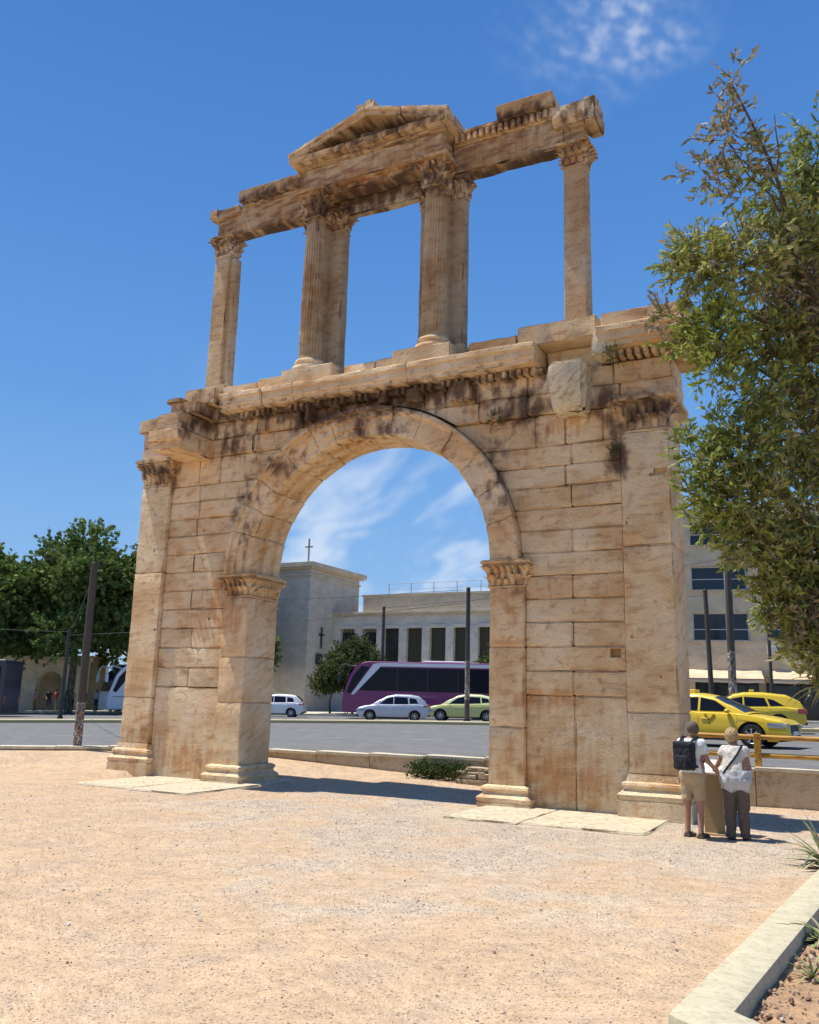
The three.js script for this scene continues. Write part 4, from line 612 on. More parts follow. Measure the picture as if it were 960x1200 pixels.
// wires
{
  const wm = mat(0.03, 0.03, 0.03, 0.6);
  const wire = (a, b, sag, label) => { const m = [(a[0] + b[0]) / 2, (a[1] + b[1]) / 2 - sag, (a[2] + b[2]) / 2]; solo('overhead_wire', tube([a, m, b], 0.014, 24, 5), wm, label, 'wire', 'trolley wires over the avenue'); };
  wire([-70, 5.8, 10], [-31.6, 5.2, -20.4], 0.3, 'thin dark trolley wire crossing before the left plane trees'); wire([-31.6, 5.0, -20.4], [-9.8, 7.2, -28.3], 0.3, 'thin trolley wire running past the church cross to the stickered median pole');
  wire([-9.8, 7.7, -28.3], [2.8, 7.2, -28.3], 0.3, 'thin trolley wire between the stickered median pole and the office block pole'); wire([-31.6, 5.25, -20.4], [-9.44, 5.3, -1.5], 0.25, 'thin wire from the leaning post to the pole under the plane trees');
  wire([-40, 9.3, -34], [-9.8, 7.9, -28.3], 0.5, 'thin wire in front of the church tower and parapet'); wire([-19.4, 7.9, -36], [3.7, 9.0, -28.4], 0.4, 'upper wire from the church pole to the noticed pole');
}
// ---- yellow barrier on the wall at the right
{
  const ym = new THREE.MeshStandardMaterial({ map: canvasTex(256, 256, (x, y) => { const w = tileNoise(x, y, 256, 10, 130), f = tileNoise(x, y, 256, 60, 131); return w > 0.55 ? [110, 80, 50] : [186 + 14 * f, 138 + 12 * f, 50]; }), roughness: 0.6 });
  const b = thing('yellow_barrier', 'yellow painted tubular barrier with two rails on top of the low wall', 'barrier', [0, 0, 0]);
  const zz = (x) => wallZ(x) - 0.02;
  for (const x of [4.9, 7.35, 9.8, 12.2]) part('post', box(x - 0.065, x + 0.065, 0.72, 1.42, zz(x) - 0.05, zz(x) + 0.05, 0.012), ym, b);
  for (const y of [0.98, 1.34]) part('rail', cyl(0.05, 0.05, [3.2, y, zz(3.2) - 0.08], [13, y, zz(13) - 0.08], 12), ym, b);
}
// =====================================================================  VEHICLES
const tyreM = mat(0.02, 0.02, 0.02, 0.9), rimM = new THREE.MeshStandardMaterial({ color: C(0.5, 0.5, 0.52), metalness: 0.8, roughness: 0.35 }), trimM = mat(0.025, 0.025, 0.027, 0.6), lampM = new THREE.MeshPhysicalMaterial({ color: C(0.28, 0.29, 0.3), roughness: 0.12, clearcoat: 1 }), redLampM = new THREE.MeshPhysicalMaterial({ color: C(0.45, 0.02, 0.015), roughness: 0.15, clearcoat: 1 }), plateM = mat(0.75, 0.75, 0.73, 0.5);
const autoGlass = new THREE.MeshPhysicalMaterial({ color: C(0.008, 0.011, 0.02), roughness: 0.12, specularIntensity: 0.35 });
const paintM = (r, g, b, metal = 0) => new THREE.MeshPhysicalMaterial({ color: C(r, g, b), roughness: 0.42, metalness: metal, clearcoat: 0.5, clearcoatRoughness: 0.08 });
const pw = (P, x) => { if (x <= P[0][0]) return P[0][1]; for (let i = 0; i < P.length - 1; i++) if (x <= P[i + 1][0]) { const t = (x - P[i][0]) / (P[i + 1][0] - P[i][0]); const s = t * t * (3 - 2 * t); return lerp(P[i][1], P[i + 1][1], lerp(t, s, 0.35)); } return P[P.length - 1][1]; };
function gridGeo(nu, nv, f) { const pos = [], idx = []; for (let j = 0; j <= nv; j++) for (let i = 0; i <= nu; i++) pos.push(...f(i / nu, j / nv)); for (let j = 0; j < nv; j++) for (let i = 0; i < nu; i++) { const a = j * (nu + 1) + i; idx.push(a, a + 1, a + nu + 1, a + 1, a + nu + 2, a + nu + 1); } const g = new THREE.BufferGeometry(); g.setAttribute('position', new THREE.Float32BufferAttribute(pos, 3)); g.setIndex(idx); g.computeVertexNormals(); return g; }
function wheelOf(parent, x, y, z, r, side, spokes = 7) {
  const w = new THREE.Group(); w.name = 'wheel'; w.position.set(x, y, z); parent.add(w);
  const t = new THREE.LatheGeometry([[r * 0.62, -0.1], [r * 0.9, -0.105], [r * 0.98, -0.08], [r, -0.03], [r, 0.03], [r * 0.98, 0.08], [r * 0.9, 0.105], [r * 0.62, 0.1]].map((p) => new THREE.Vector2(...p)), 32); t.rotateX(Math.PI / 2); part('tyre', t, tyreM, w);
  const l = []; const rim = new THREE.LatheGeometry([[r * 0.6, -0.02], [r * 0.66, 0.08], [r * 0.6, 0.085], [r * 0.55, 0.03]].map((p) => new THREE.Vector2(...p)), 32); rim.rotateX(Math.PI / 2); l.push(rim);
  for (let k = 0; k < spokes; k++) { const b = new THREE.BoxGeometry(r * 0.13, r * 0.6, 0.03); b.translate(0, r * 0.32, 0.07); b.rotateZ(k / spokes * Math.PI * 2); l.push(b); } const hub = new THREE.CylinderGeometry(r * 0.15, r * 0.15, 0.05, 16); hub.rotateX(Math.PI / 2); hub.translate(0, 0, 0.07); l.push(hub);
  const m = part('rim', merge(l), rimM, w); if (side < 0) m.rotation.y = Math.PI; const disc = new THREE.CylinderGeometry(r * 0.58, r * 0.58, 0.02, 24); disc.rotateX(Math.PI / 2); part('brake_disc', disc, trimM, w);
}
// front is +x; o: L, W, lower = upper line of the lower body, roof = cabin line, axle positions, windows
function car(name, label, o) {
  const { L, W, lower, roof, fx, rx, r, paint, sill = 0.2 } = o, c = thing(name, label, 'car', [0, 0, 0]);
  const taper = (x) => 1 - 0.17 * Math.pow(Math.abs(x - 0.1) / (L / 2), 4.5), yT = (x) => pw(lower, x), R = r + 0.055;
  const nose = (x) => sstep(L / 2, L / 2 - 0.28, Math.abs(x));
  const yB = (x) => { let y = sill + 0.18 * (1 - nose(x)); for (const a of [fx, rx]) { const d = Math.abs(x - a); if (d < R) y = Math.max(y, r + Math.sqrt(R * R - d * d)); } return y; };
  const side = (x, y) => { const t = clamp((y - sill) / (yT(x) - sill), 0, 1); return W / 2 * taper(x) * (0.93 + 0.07 * Math.sin(Math.pow(t, 0.8) * Math.PI * 0.95) + 0.012 * sstep(0.72, 0.78, t) * sstep(1.02, 0.8, t)); };
  const xsn = []; for (let i = 0; i <= 120; i++) xsn.push(-L / 2 + L * i / 120);
  const nS = 10, body = gridGeo(120, 2 * nS + 8, (u, v) => {
    const x = -L / 2 + L * u, b = yB(x), t = yT(x), k = Math.round(v * (2 * nS + 8)), shrink = 0.0;
    if (k <= nS) { const y = lerp(b, t, k / nS); return [x, y, side(x, y)]; } if (k >= nS + 8) { const y = lerp(t, b, (k - nS - 8) / nS); return [x, y, -side(x, y)]; }
    const q = (k - nS) / 8 * 2 - 1; return [x, t + 0.035 * (1 - q * q) * nose(x), -side(x, t) * q];
  });
  const fan = (x, s) => { const b = yB(x), t = yT(x), pos = [], idx = []; const ring = []; for (let k = 0; k <= 10; k++) ring.push([lerp(b, t, k / 10), 1]); const P = []; for (const [y] of ring) P.push([x, y, side(x, y)]); for (const [y] of ring.slice().reverse()) P.push([x, y, -side(x, y)]); P.forEach((p) => pos.push(...p)); pos.push(x + s * 0.02, (b + t) / 2, 0); const n = P.length; for (let i = 0; i < n; i++) idx.push(i, (i + 1) % n, n); const g = new THREE.BufferGeometry(); g.setAttribute('position', new THREE.Float32BufferAttribute(pos, 3)); g.setIndex(idx); g.computeVertexNormals(); return g; };
  const bm = part('body', mergeGeometries([body, fan(L / 2, 1), fan(-L / 2, -1)].map((g) => { const n = g.toNonIndexed(); return n; }), false), paint, c);
  part('underside', gridGeo(60, 4, (u, v) => { const x = -L / 2 + 0.2 + (L - 0.4) * u; let y = sill; for (const a of [fx, rx]) { const d = Math.abs(x - a); if (d < R) y = Math.max(y, r + Math.sqrt(R * R - d * d)); } return [x, y, (v * 2 - 1) * side(x, y) * 0.96]; }), trimM, c);
  // cabin
  const x0 = roof[0][0], x1 = roof[roof.length - 1][0], yR = (x) => pw(roof, x), tumble = o.tumble ?? 0.36;
  const wc = (x, y) => side(x, yT(x)) * 0.985 - 0.02 - Math.max(0, y - yT(x)) * tumble;
  const cabin = gridGeo(70, 22, (u, v) => { const x = lerp(x0, x1, u), b = yT(x) - 0.04, t = Math.max(yR(x), b), k = Math.round(v * 22); if (k <= 7) { const y = lerp(b, t, k / 7); return [x, y, wc(x, y)]; } if (k >= 15) { const y = lerp(t, b, (k - 15) / 7); return [x, y, -wc(x, y)]; } const q = (k - 7) / 8 * 2 - 1; return [x, t + 0.05 * (1 - q * q), -wc(x, t) * q]; });
  part('cabin', cabin, o.roofPaint ?? paint, c);
  // glass: side windows as polygons in x and share of cabin height, windscreen and rear window on the slopes
  const glassSide = (a, b, s, pts) => { const sh = new THREE.Shape(pts.map((p) => new THREE.Vector2(...p))); let g = new THREE.ShapeGeometry(sh); g = g.toNonIndexed(); const p = g.attributes.position; for (let i = 0; i < p.count; i++) { const x = p.getX(i), y = p.getY(i); p.setXYZ(i, x, y, s * (wc(x, y) + 0.008)); } g.computeVertexNormals(); return g; };
  for (const s of [-1, 1]) for (const w of o.windows) part('side_window', glassSide(0, 0, s, w), autoGlass, c);
  const slopeGlass = (n, a, b) => part(n, gridGeo(8, 10, (u, v) => { const x = lerp(a, b, u), y = yR(x), q = v * 2 - 1; return [x + (a > 0 ? 0.006 : -0.006), y + 0.05 * (1 - q * q) + 0.012, -(wc(x, y) - 0.07) * q]; }), autoGlass, c);
  slopeGlass('windscreen', o.screen[0], o.screen[1]); slopeGlass('rear_window', o.rear[0], o.rear[1]);
  // doors: thin panels a finger's breadth proud, seams between
  for (const s of [-1, 1]) for (const [a, b] of o.doors) {
    const d = part('door', gridGeo(10, 8, (u, v) => { const x = lerp(a, b, u), y = lerp(sill + 0.1, yT(x) - 0.015, v); let yy = y; for (const ax of [fx, rx]) { const dd = Math.abs(x - ax); if (dd < R + 0.05) yy = Math.max(yy, Math.min(yT(x) - 0.02, r + Math.sqrt((R + 0.05) ** 2 - dd * dd))); } return [x, yy, s * (side(x, yy) + 0.007)]; }), paint, c);
    part('handle', box(a + 0.08, a + 0.28, yT(a) - 0.2, yT(a) - 0.165, s * (side(a, yT(a) - 0.18) + 0.02) - 0.015, s * (side(a, yT(a) - 0.18) + 0.02) + 0.015, 0.008), o.handle ?? paint, d);
  }
  part('sill_trim', merge([1, -1].map((s) => box(rx + R, fx - R, sill - 0.02, sill + 0.09, s * side(0, sill) - 0.02, s * side(0, sill) + 0.02, 0.01))), trimM, c);
  for (const s of [-1, 1]) { wheelOf(c, fx, r, s * (W / 2 - 0.13), r, s); wheelOf(c, rx, r, s * (W / 2 - 0.13), r, s); }
  // lamps, grille, bumpers, mirrors, plates
  const lampPatch = (n, xa, xb, ya, yb, s, m, off = 0.012) => part(n, gridGeo(6, 4, (u, v) => { const x = lerp(xa, xb, u), y = lerp(ya, yb, v); return [x, Math.min(y, yT(x) - 0.005), s * (side(x, y) + off)]; }), m, c);
  const hy = o.headY ?? 0.6;
  for (const s of [-1, 1]) {
    lampPatch('headlight', L / 2 - 0.5, L / 2 - 0.03, hy - 0.06, hy + 0.08, s, lampM); part('headlight_front', box(L / 2 - 0.04, L / 2 + 0.03, hy - 0.07, hy + 0.07, s * W * 0.36 - 0.14, s * W * 0.36 + 0.1, 0.02), lampM, c);
    lampPatch('tail_light', -L / 2 + 0.02, -L / 2 + 0.32, (o.tailY ?? 0.85) - 0.1, (o.tailY ?? 0.85) + 0.1, s, redLampM); part('tail_light', box(-L / 2 - 0.03, -L / 2 + 0.03, (o.tailY ?? 0.85) - 0.1, (o.tailY ?? 0.85) + 0.09, s * W * 0.36 - 0.1, s * W * 0.36 + 0.1, 0.02), redLampM, c);
    const mx = o.mirrorX, my = yT(mx) + 0.06, mz = s * (side(mx, yT(mx)) + 0.1); const mg = new THREE.SphereGeometry(0.1, 12, 8); mg.scale(0.75, 0.65, 1); mg.translate(mx, my, mz); part('wing_mirror', mg, paint, c);
  }
  part('grille', box(L / 2 - 0.02, L / 2 + 0.025, hy - 0.2, hy + 0.03, -0.42, 0.42, 0.02), trimM, c); part('lower_intake', box(L / 2 - 0.04, L / 2 + 0.03, 0.24, 0.38, -0.6, 0.6, 0.02), trimM, c);
  part('number_plate', box(-L / 2 - 0.035, -L / 2 - 0.015, 0.52, 0.64, -0.26, 0.26), plateM, c); part('number_plate', box(L / 2 + 0.02, L / 2 + 0.04, 0.38, 0.49, -0.26, 0.26), plateM, c);
  part('rear_bumper_trim', box(-L / 2 - 0.03, -L / 2 + 0.05, 0.3, 0.42, -W * 0.4, W * 0.4, 0.02), trimM, c);
  return c;
}
const place = (o, x, z, dx, dz, lift = 0) => { o.position.set(x, roadH(x, z) + 0.003 + lift, z); o.rotation.set(0, Math.atan2(-dz, dx), 0); };
const hatch = { L: 4.2, W: 1.76, lower: [[-2.1, 0.62], [-2.04, 0.92], [-1.5, 0.99], [0.4, 0.94], [1.05, 0.92], [1.6, 0.84], [2.0, 0.74], [2.1, 0.62]], roof: [[-2.02, 0.92], [-1.86, 1.18], [-1.55, 1.42], [-1.0, 1.5], [-0.2, 1.51], [0.3, 1.42], [0.75, 1.2], [1.28, 0.9]], fx: 1.32, rx: -1.28, r: 0.31, screen: [0.36, 1.2], rear: [-1.92, -1.5], doors: [[-0.02, 1.0], [-1.05, -0.04]], mirrorX: 0.85, windows: [[[-0.02, 0.98], [0.78, 0.98], [0.34, 1.3], [-0.02, 1.4]], [[-0.9, 1.0], [-0.08, 0.98], [-0.08, 1.4], [-0.85, 1.38]], [[-1.48, 1.04], [-0.98, 1.02], [-0.95, 1.36], [-1.35, 1.3]]], tailY: 0.95 };
{
  const s = car('parked_car', 'silver hatchback waiting in front of the purple coach', { ...hatch, paint: paintM(0.52, 0.54, 0.58, 0.35) }); place(s, -15.5, -30.5, -0.9, 0.43);
  const y = car('parked_car', 'lime green hatchback with black window frames behind the silver car', { ...hatch, L: 4.45, W: 1.84, sill: 0.24, r: 0.34, fx: 1.38, rx: -1.3, lower: [[-2.22, 0.68], [-2.16, 0.98], [-1.5, 1.06], [0.4, 0.98], [1.05, 0.97], [1.7, 0.88], [2.12, 0.78], [2.22, 0.64]], roof: [[-2.12, 1.0], [-1.9, 1.22], [-1.5, 1.42], [-0.9, 1.53], [-0.1, 1.55], [0.4, 1.46], [0.85, 1.24], [1.36, 0.95]], screen: [0.46, 1.28], rear: [-2.0, -1.5], windows: [[[0.0, 1.03], [0.88, 1.02], [0.42, 1.34], [0.0, 1.44]], [[-0.95, 1.08], [-0.06, 1.03], [-0.06, 1.44], [-0.9, 1.42]], [[-1.5, 1.14], [-1.02, 1.1], [-0.98, 1.4], [-1.35, 1.34]]], paint: paintM(0.56, 0.56, 0.2), roofPaint: paintM(0.64, 0.64, 0.36) }); place(y, -11.6, -32.2, -0.95, 0.3);
  const w = car('parked_car', 'white hatchback near the church trees seen beside the left pier', { ...hatch, paint: paintM(0.75, 0.75, 0.74) }); place(w, -27.2, -34.9, -0.9, 0.43);
  const saloon = { L: 4.85, W: 1.86, lower: [[-2.42, 0.66], [-2.36, 0.95], [-1.8, 1.0], [0.5, 0.95], [1.1, 0.95], [1.75, 0.87], [2.25, 0.79], [2.42, 0.68]], roof: [[-2.3, 0.96], [-2.0, 1.08], [-1.3, 1.37], [-0.7, 1.46], [-0.1, 1.47], [0.35, 1.4], [0.85, 1.18], [1.4, 0.93]], fx: 1.48, rx: -1.36, r: 0.34, screen: [0.4, 1.3], rear: [-1.95, -1.2], doors: [[0.0, 1.1], [-1.06, -0.02]], mirrorX: 0.85, windows: [[[0.02, 1.0], [0.92, 1.0], [0.45, 1.3], [0.02, 1.39]], [[-0.98, 1.02], [-0.05, 1.0], [-0.05, 1.39], [-0.85, 1.36]], [[-1.6, 1.05], [-1.05, 1.03], [-0.95, 1.34], [-1.2, 1.28]]], headY: 0.64 };
  const yel = paintM(0.72, 0.5, 0.02);
  const taxiSign = (t, x, y) => part('taxi_sign', box(x - 0.09, x + 0.09, y, y + 0.12, -0.2, 0.2, 0.02), mat(0.7, 0.5, 0.05, 0.5), t);
  const t1 = car('taxi', 'yellow saloon taxi driving past behind the yellow barrier', { ...saloon, paint: yel }); taxiSign(t1, -0.4, 1.5); place(t1, 5.1, -12.3, 0.985, 0.17, 0.02);
  // flat badge on the front door
  part('door_badge', merge([box(0.3, 0.36, 0.62, 0.8, 0.905, 0.935), xf(box(-0.03, 0.03, -0.1, 0.1, 0.905, 0.935), 0.25, 0.82, 0, 0, 0, 0.6), xf(box(-0.03, 0.03, -0.1, 0.1, 0.905, 0.935), 0.41, 0.82, 0, 0, 0, -0.6)]), mat(0.35, 0.2, 0.02, 0.6), t1);
  const t2 = car('taxi', 'yellow estate taxi with white roof waiting behind the other taxi', { ...saloon, roof: [[-2.38, 0.96], [-2.2, 1.25], [-1.7, 1.47], [-0.8, 1.55], [-0.1, 1.54], [0.35, 1.46], [0.85, 1.22], [1.4, 0.93]], rear: [-2.3, -1.75], paint: yel }); taxiSign(t2, -0.4, 1.58); place(t2, 4.6, -24.6, -0.985, 0.17, 0.1);
}
// ---- coaches
function coach(name, label, o) {
  const { L = 12, W = 2.5, H = 3.55, lowM, highM, paintSwoosh } = o, c = thing(name, label, 'bus', [0, 0, 0]);
  const side = new THREE.Shape(); side.moveTo(-L / 2, 0.35); side.lineTo(-L / 2, H - 0.15); side.quadraticCurveTo(-L / 2, H, -L / 2 + 0.2, H); side.lineTo(L / 2 - 1.7, H); side.quadraticCurveTo(L / 2 - 0.9, H - 0.05, L / 2 - 0.45, H - 0.9); side.lineTo(L / 2 - 0.08, 1.55); side.quadraticCurveTo(L / 2 + 0.05, 1.1, L / 2, 0.35);
  const arcs = [L / 2 - 2.6, -L / 2 + 3.2]; for (const a of arcs) { side.lineTo(a + 0.62, 0.35); side.absarc(a, 0.5, 0.62, -0.24, Math.PI + 0.24, false); } side.lineTo(-L / 2, 0.35);
  const g = new THREE.ExtrudeGeometry(side, { depth: W - 0.16, bevelEnabled: true, bevelSize: 0.06, bevelThickness: 0.08, bevelSegments: 3, curveSegments: 16 }); g.translate(0, 0, -W / 2 + 0.08);
  part('body', g, lowM, c);
  for (const s of [-1, 1]) {
    const zz = s * (W / 2 + 0.006), panel = (n, pts, m, z = zz, th = 0.012) => { const q = new THREE.ExtrudeGeometry(new THREE.Shape(pts.map((p) => new THREE.Vector2(...p))), { depth: th, bevelEnabled: false }); q.translate(0, 0, s > 0 ? z - th / 2 : z - th / 2); return part(n, q, m, c); };
    const cuts = o.cuts ?? [-L / 2 + 0.25, -L / 2 + 2.4, -L / 2 + 4.4, -L / 2 + 6.4, -L / 2 + 8.4];
    for (let k = 0; k < cuts.length; k++) { const a = cuts[k], b = k < cuts.length - 1 ? cuts[k + 1] - 0.03 : null; if (b !== null) panel('side_window', [[a, 1.72], [b, 1.72], [b, H - 0.34], [a, H - 0.34]], autoGlass); else panel('side_window', [[a, 1.72], [L / 2 - 1.05, 1.72], [L / 2 - 2.3, H - 0.34], [a, H - 0.34]], autoGlass); }
    panel('front_side_window', [[L / 2 - 0.5, 1.5], [L / 2 - 0.25, 1.6], [L / 2 - 0.62, 2.6], [L / 2 - 1.2, H - 0.25], [L / 2 - 1.75, H - 0.3]], autoGlass); if (paintSwoosh) { panel('white_stripe', [[L / 2 - 0.75, 1.45], [L / 2 - 0.55, 1.45], [L / 2 - 2.0, H - 0.1], [L / 2 - 2.5, H - 0.02], [-L / 2 + 0.2, H - 0.02], [-L / 2 + 0.2, H - 0.25], [L / 2 - 2.5, H - 0.25]], paintSwoosh, s * (W / 2 + 0.016)); }
    panel('body_line', [[-L / 2 + 0.1, 1.18], [L / 2 - 0.3, 1.18], [L / 2 - 0.3, 1.22], [-L / 2 + 0.1, 1.22]], highM ?? trimM, s * (W / 2 + 0.004));
    for (const a of arcs) wheelOf(c, a, 0.5, s * (W / 2 - 0.16), 0.5, s, 10);
    part('tail_light', box(-L / 2 - 0.08, -L / 2 - 0.02, 0.9, 1.4, s * W * 0.4 - 0.08, s * W * 0.4 + 0.08, 0.02), redLampM, c); part('headlight', box(L / 2 - 0.1, L / 2 + 0.02, 0.7, 0.95, s * W * 0.38 - 0.22, s * W * 0.38 + 0.15, 0.04), lampM, c);
    part('wing_mirror', merge([tube([[L / 2 - 0.9, H - 0.35, s * W * 0.46], [L / 2 + 0.05, H - 0.2, s * W * 0.5], [L / 2 + 0.28, H - 0.75, s * W * 0.52]], 0.05, 14, 8), box(L / 2 + 0.16, L / 2 + 0.36, H - 1.35, H - 0.75, s * W * 0.52 - 0.13, s * W * 0.52 + 0.13, 0.05)]), o.mirror ?? trimM, c);
  }
  // windscreen on the sloping front
  part('windscreen', gridGeo(8, 12, (u, v) => { const t = v, x = t < 0.55 ? lerp(L / 2 - 0.06, L / 2 - 0.45, t / 0.55) : lerp(L / 2 - 0.45, L / 2 - 1.25, Math.pow((t - 0.55) / 0.45, 1.3)), y = t < 0.55 ? lerp(1.5, H - 0.9, t / 0.55) : lerp(H - 0.9, H - 0.14, Math.pow((t - 0.55) / 0.45, 0.75)); return [x + 0.1, y + 0.07, (u * 2 - 1) * (W / 2 - 0.03)]; }), autoGlass, c);
  part('front_skirt', box(L / 2 - 0.12, L / 2 + 0.03, 0.3, 0.62, -W * 0.44, W * 0.44, 0.04), trimM, c); part('number_plate', box(L / 2 + 0.03, L / 2 + 0.045, 0.45, 0.57, -0.26, 0.26), plateM, c); part('roof_unit', box(-2, 0.8, H, H + 0.18, -0.7, 0.7, 0.06), mat(0.7, 0.7, 0.7, 0.5), c);
  return c;
}
{
  const purple = paintM(0.19, 0.006, 0.11), white = paintM(0.72, 0.72, 0.74);
  const b1 = coach('coach', 'purple touring coach with white swoosh standing before the church', { lowM: purple, highM: paintM(0.26, 0.02, 0.16), paintSwoosh: white }); place(b1, -16.0, -37.3, -0.95, 0.3);
  const b2 = coach('coach', 'white touring coach parked under the plane trees', { lowM: white, mirror: paintM(0.6, 0.6, 0.6) }); place(b2, -37.4, -37.2, -0.5, 0.87);
  const b3 = coach('coach', 'dark blue coach seen rear end on under the plane trees', { lowM: paintM(0.012, 0.014, 0.03) }); place(b3, -44.4, -20.2, -0.889, 0.457);
}
// =====================================================================  TREES AND PLANTS
const leafMat = (r, g, b) => new THREE.MeshPhysicalMaterial({ color: C(r, g, b), roughness: 0.75, side: THREE.DoubleSide, transmission: 0.4, thickness: 0, specularIntensity: 0.35 });
const leafDull = new THREE.MeshPhysicalMaterial({ color: C(1, 1, 1), roughness: 0.85, side: THREE.DoubleSide, transmission: 0.3, thickness: 0, specularIntensity: 0.25 });
const barkMat = new THREE.MeshStandardMaterial({ map: canvasTex(256, 512, (x, y) => { const v = 1 + 0.25 * tileNoise(x, y * 0.3, 512, 60, 140) + 0.15 * tileNoise(x, y, 512, 20, 141); return [92 * v, 78 * v, 62 * v]; }), roughness: 0.95 });
const planeBark = new THREE.MeshStandardMaterial({ map: canvasTex(256, 256, (x, y) => { const n = tileNoise(x, y, 256, 14, 144); const v = 1 + 0.1 * tileNoise(x, y, 256, 70, 145); return n > 0.2 ? [150 * v, 138 * v, 110 * v] : [96 * v, 86 * v, 68 * v]; }), roughness: 0.95 });
function leafShape(l, w) { // folded pointed leaf, stem at origin, along +y
  const p = [0, 0, 0, w * 0.5, l * 0.4, 0.12 * w, 0, l * 0.45, -0.1 * w, -w * 0.5, l * 0.4, 0.12 * w, 0, l, 0.22 * w], idx = [0, 1, 2, 0, 2, 3, 1, 4, 2, 2, 4, 3];
  const g = new THREE.BufferGeometry(); g.setAttribute('position', new THREE.Float32BufferAttribute(p, 3)); g.setIndex(idx); g.computeVertexNormals(); return g;
}
function lobedLeaf(s) { const a = []; for (let k = 0; k < 10; k++) { const t = k / 10 * Math.PI * 2, r = s * (k % 2 ? 0.55 : 1) * 0.5; a.push(Math.cos(t) * r, Math.sin(t) * r + s * 0.4, (k % 2 ? 0.08 : -0.02) * s); } const p = [0, s * 0.4, 0.06 * s, ...a], idx = []; for (let k = 0; k < 10; k++) idx.push(0, 1 + k, 1 + (k + 1) % 10); const g = new THREE.BufferGeometry(); g.setAttribute('position', new THREE.Float32BufferAttribute(p, 3)); g.setIndex(idx); g.computeVertexNormals(); return g; }
// leaves sit on short twigs; twigs fill each clump mostly near its skin
function foliage(parent, name, clumps, geo, tones, seed, { perTwig = 9, twig = 0.35, size = [0.75, 1.3], shell = 0.55, twigMat, material } = {}) {
  const r = prng(seed), list = [], M = new THREE.Matrix4(), Q = new THREE.Quaternion(), up = new THREE.Vector3(0, 1, 0), tw = [];
  for (const [cx, cy, cz, rx, ry, rz, n, pal] of clumps) for (let k = 0; k < n; k++) {
    const u = r() * 2 - 1, a = r() * 6.283, s = Math.sqrt(1 - u * u), d = new THREE.Vector3(s * Math.cos(a), u, s * Math.sin(a)), q = Math.pow(r(), shell) * (0.82 + 0.36 * N3(d.x * 2.1 + cx, d.y * 2.1 + cy, d.z * 2.1 + cz));
    const p = new THREE.Vector3(cx + d.x * rx * q, cy + d.y * ry * q, cz + d.z * rz * q);
    const dir = d.clone().multiplyScalar(0.7).add(new THREE.Vector3((r() - 0.5) * 1.1, (r() - 0.3) * 1.0, (r() - 0.5) * 1.1)).normalize(), len = twig * (0.6 + 0.8 * r());
    if (twigMat) tw.push(cyl(0.006, 0.002, p.toArray(), p.clone().addScaledVector(dir, len).toArray(), 4));
    const pl = tones[pal ?? Math.floor(r() * tones.length)] ?? tones[0];
    for (let m = 0; m < perTwig; m++) {
      const pos = p.clone().addScaledVector(dir, len * (m + 0.5) / perTwig), ld = dir.clone().multiplyScalar(0.7).add(new THREE.Vector3((r() - 0.5) * 1.7, (r() - 0.5) * 1.5, (r() - 0.5) * 1.7)).normalize();
      Q.setFromUnitVectors(up, ld).multiply(new THREE.Quaternion().setFromAxisAngle(up, r() * 6.283)); const sc = size[0] + (size[1] - size[0]) * r();
      M.compose(pos, Q, new THREE.Vector3(sc, sc, sc)); const v = 0.75 + 0.5 * r(), c = pl[Math.floor(r() * pl.length)]; list.push([M.clone(), C(c[0] * v, c[1] * v, c[2] * v)]);
    }
  }
  const im = new THREE.InstancedMesh(geo, material ?? leafDull, list.length); list.forEach(([m, c], i) => { im.setMatrixAt(i, m); im.setColorAt(i, c); }); im.name = name; im.castShadow = im.receiveShadow = true; im.userData.kind = 'stuff'; parent.add(im);
  if (tw.length) part('twigs', merge(tw), twigMat, parent).userData.kind = 'stuff';
  return im;
}
function limb(a, b, r0, r1, bend, seed) { const r = prng(seed), pts = [], n = 5; for (let i = 0; i <= n; i++) { const t = i / n; pts.push(new THREE.Vector3(lerp(a[0], b[0], t) + Math.sin(t * Math.PI) * bend * (r() - 0.5) * 2, lerp(a[1], b[1], t), lerp(a[2], b[2], t) + Math.sin(t * Math.PI) * bend * (r() - 0.5) * 2)); } const c = new THREE.CatmullRomCurve3(pts), g = new THREE.TubeGeometry(c, 14, 1, 9), p = g.attributes.position; for (let i = 0; i < p.count; i++) { const ring = Math.floor(i / 10), t = ring / 14, ctr = c.getPointAt(t), k = lerp(r0, r1, Math.pow(t, 0.8)) * (1 + 0.08 * N3(ring * 0.7, i % 10, seed)); p.setXYZ(i, ctr.x + (p.getX(i) - ctr.x) * k, ctr.y + (p.getY(i) - ctr.y) * k, ctr.z + (p.getZ(i) - ctr.z) * k); } g.computeVertexNormals(); return g; }
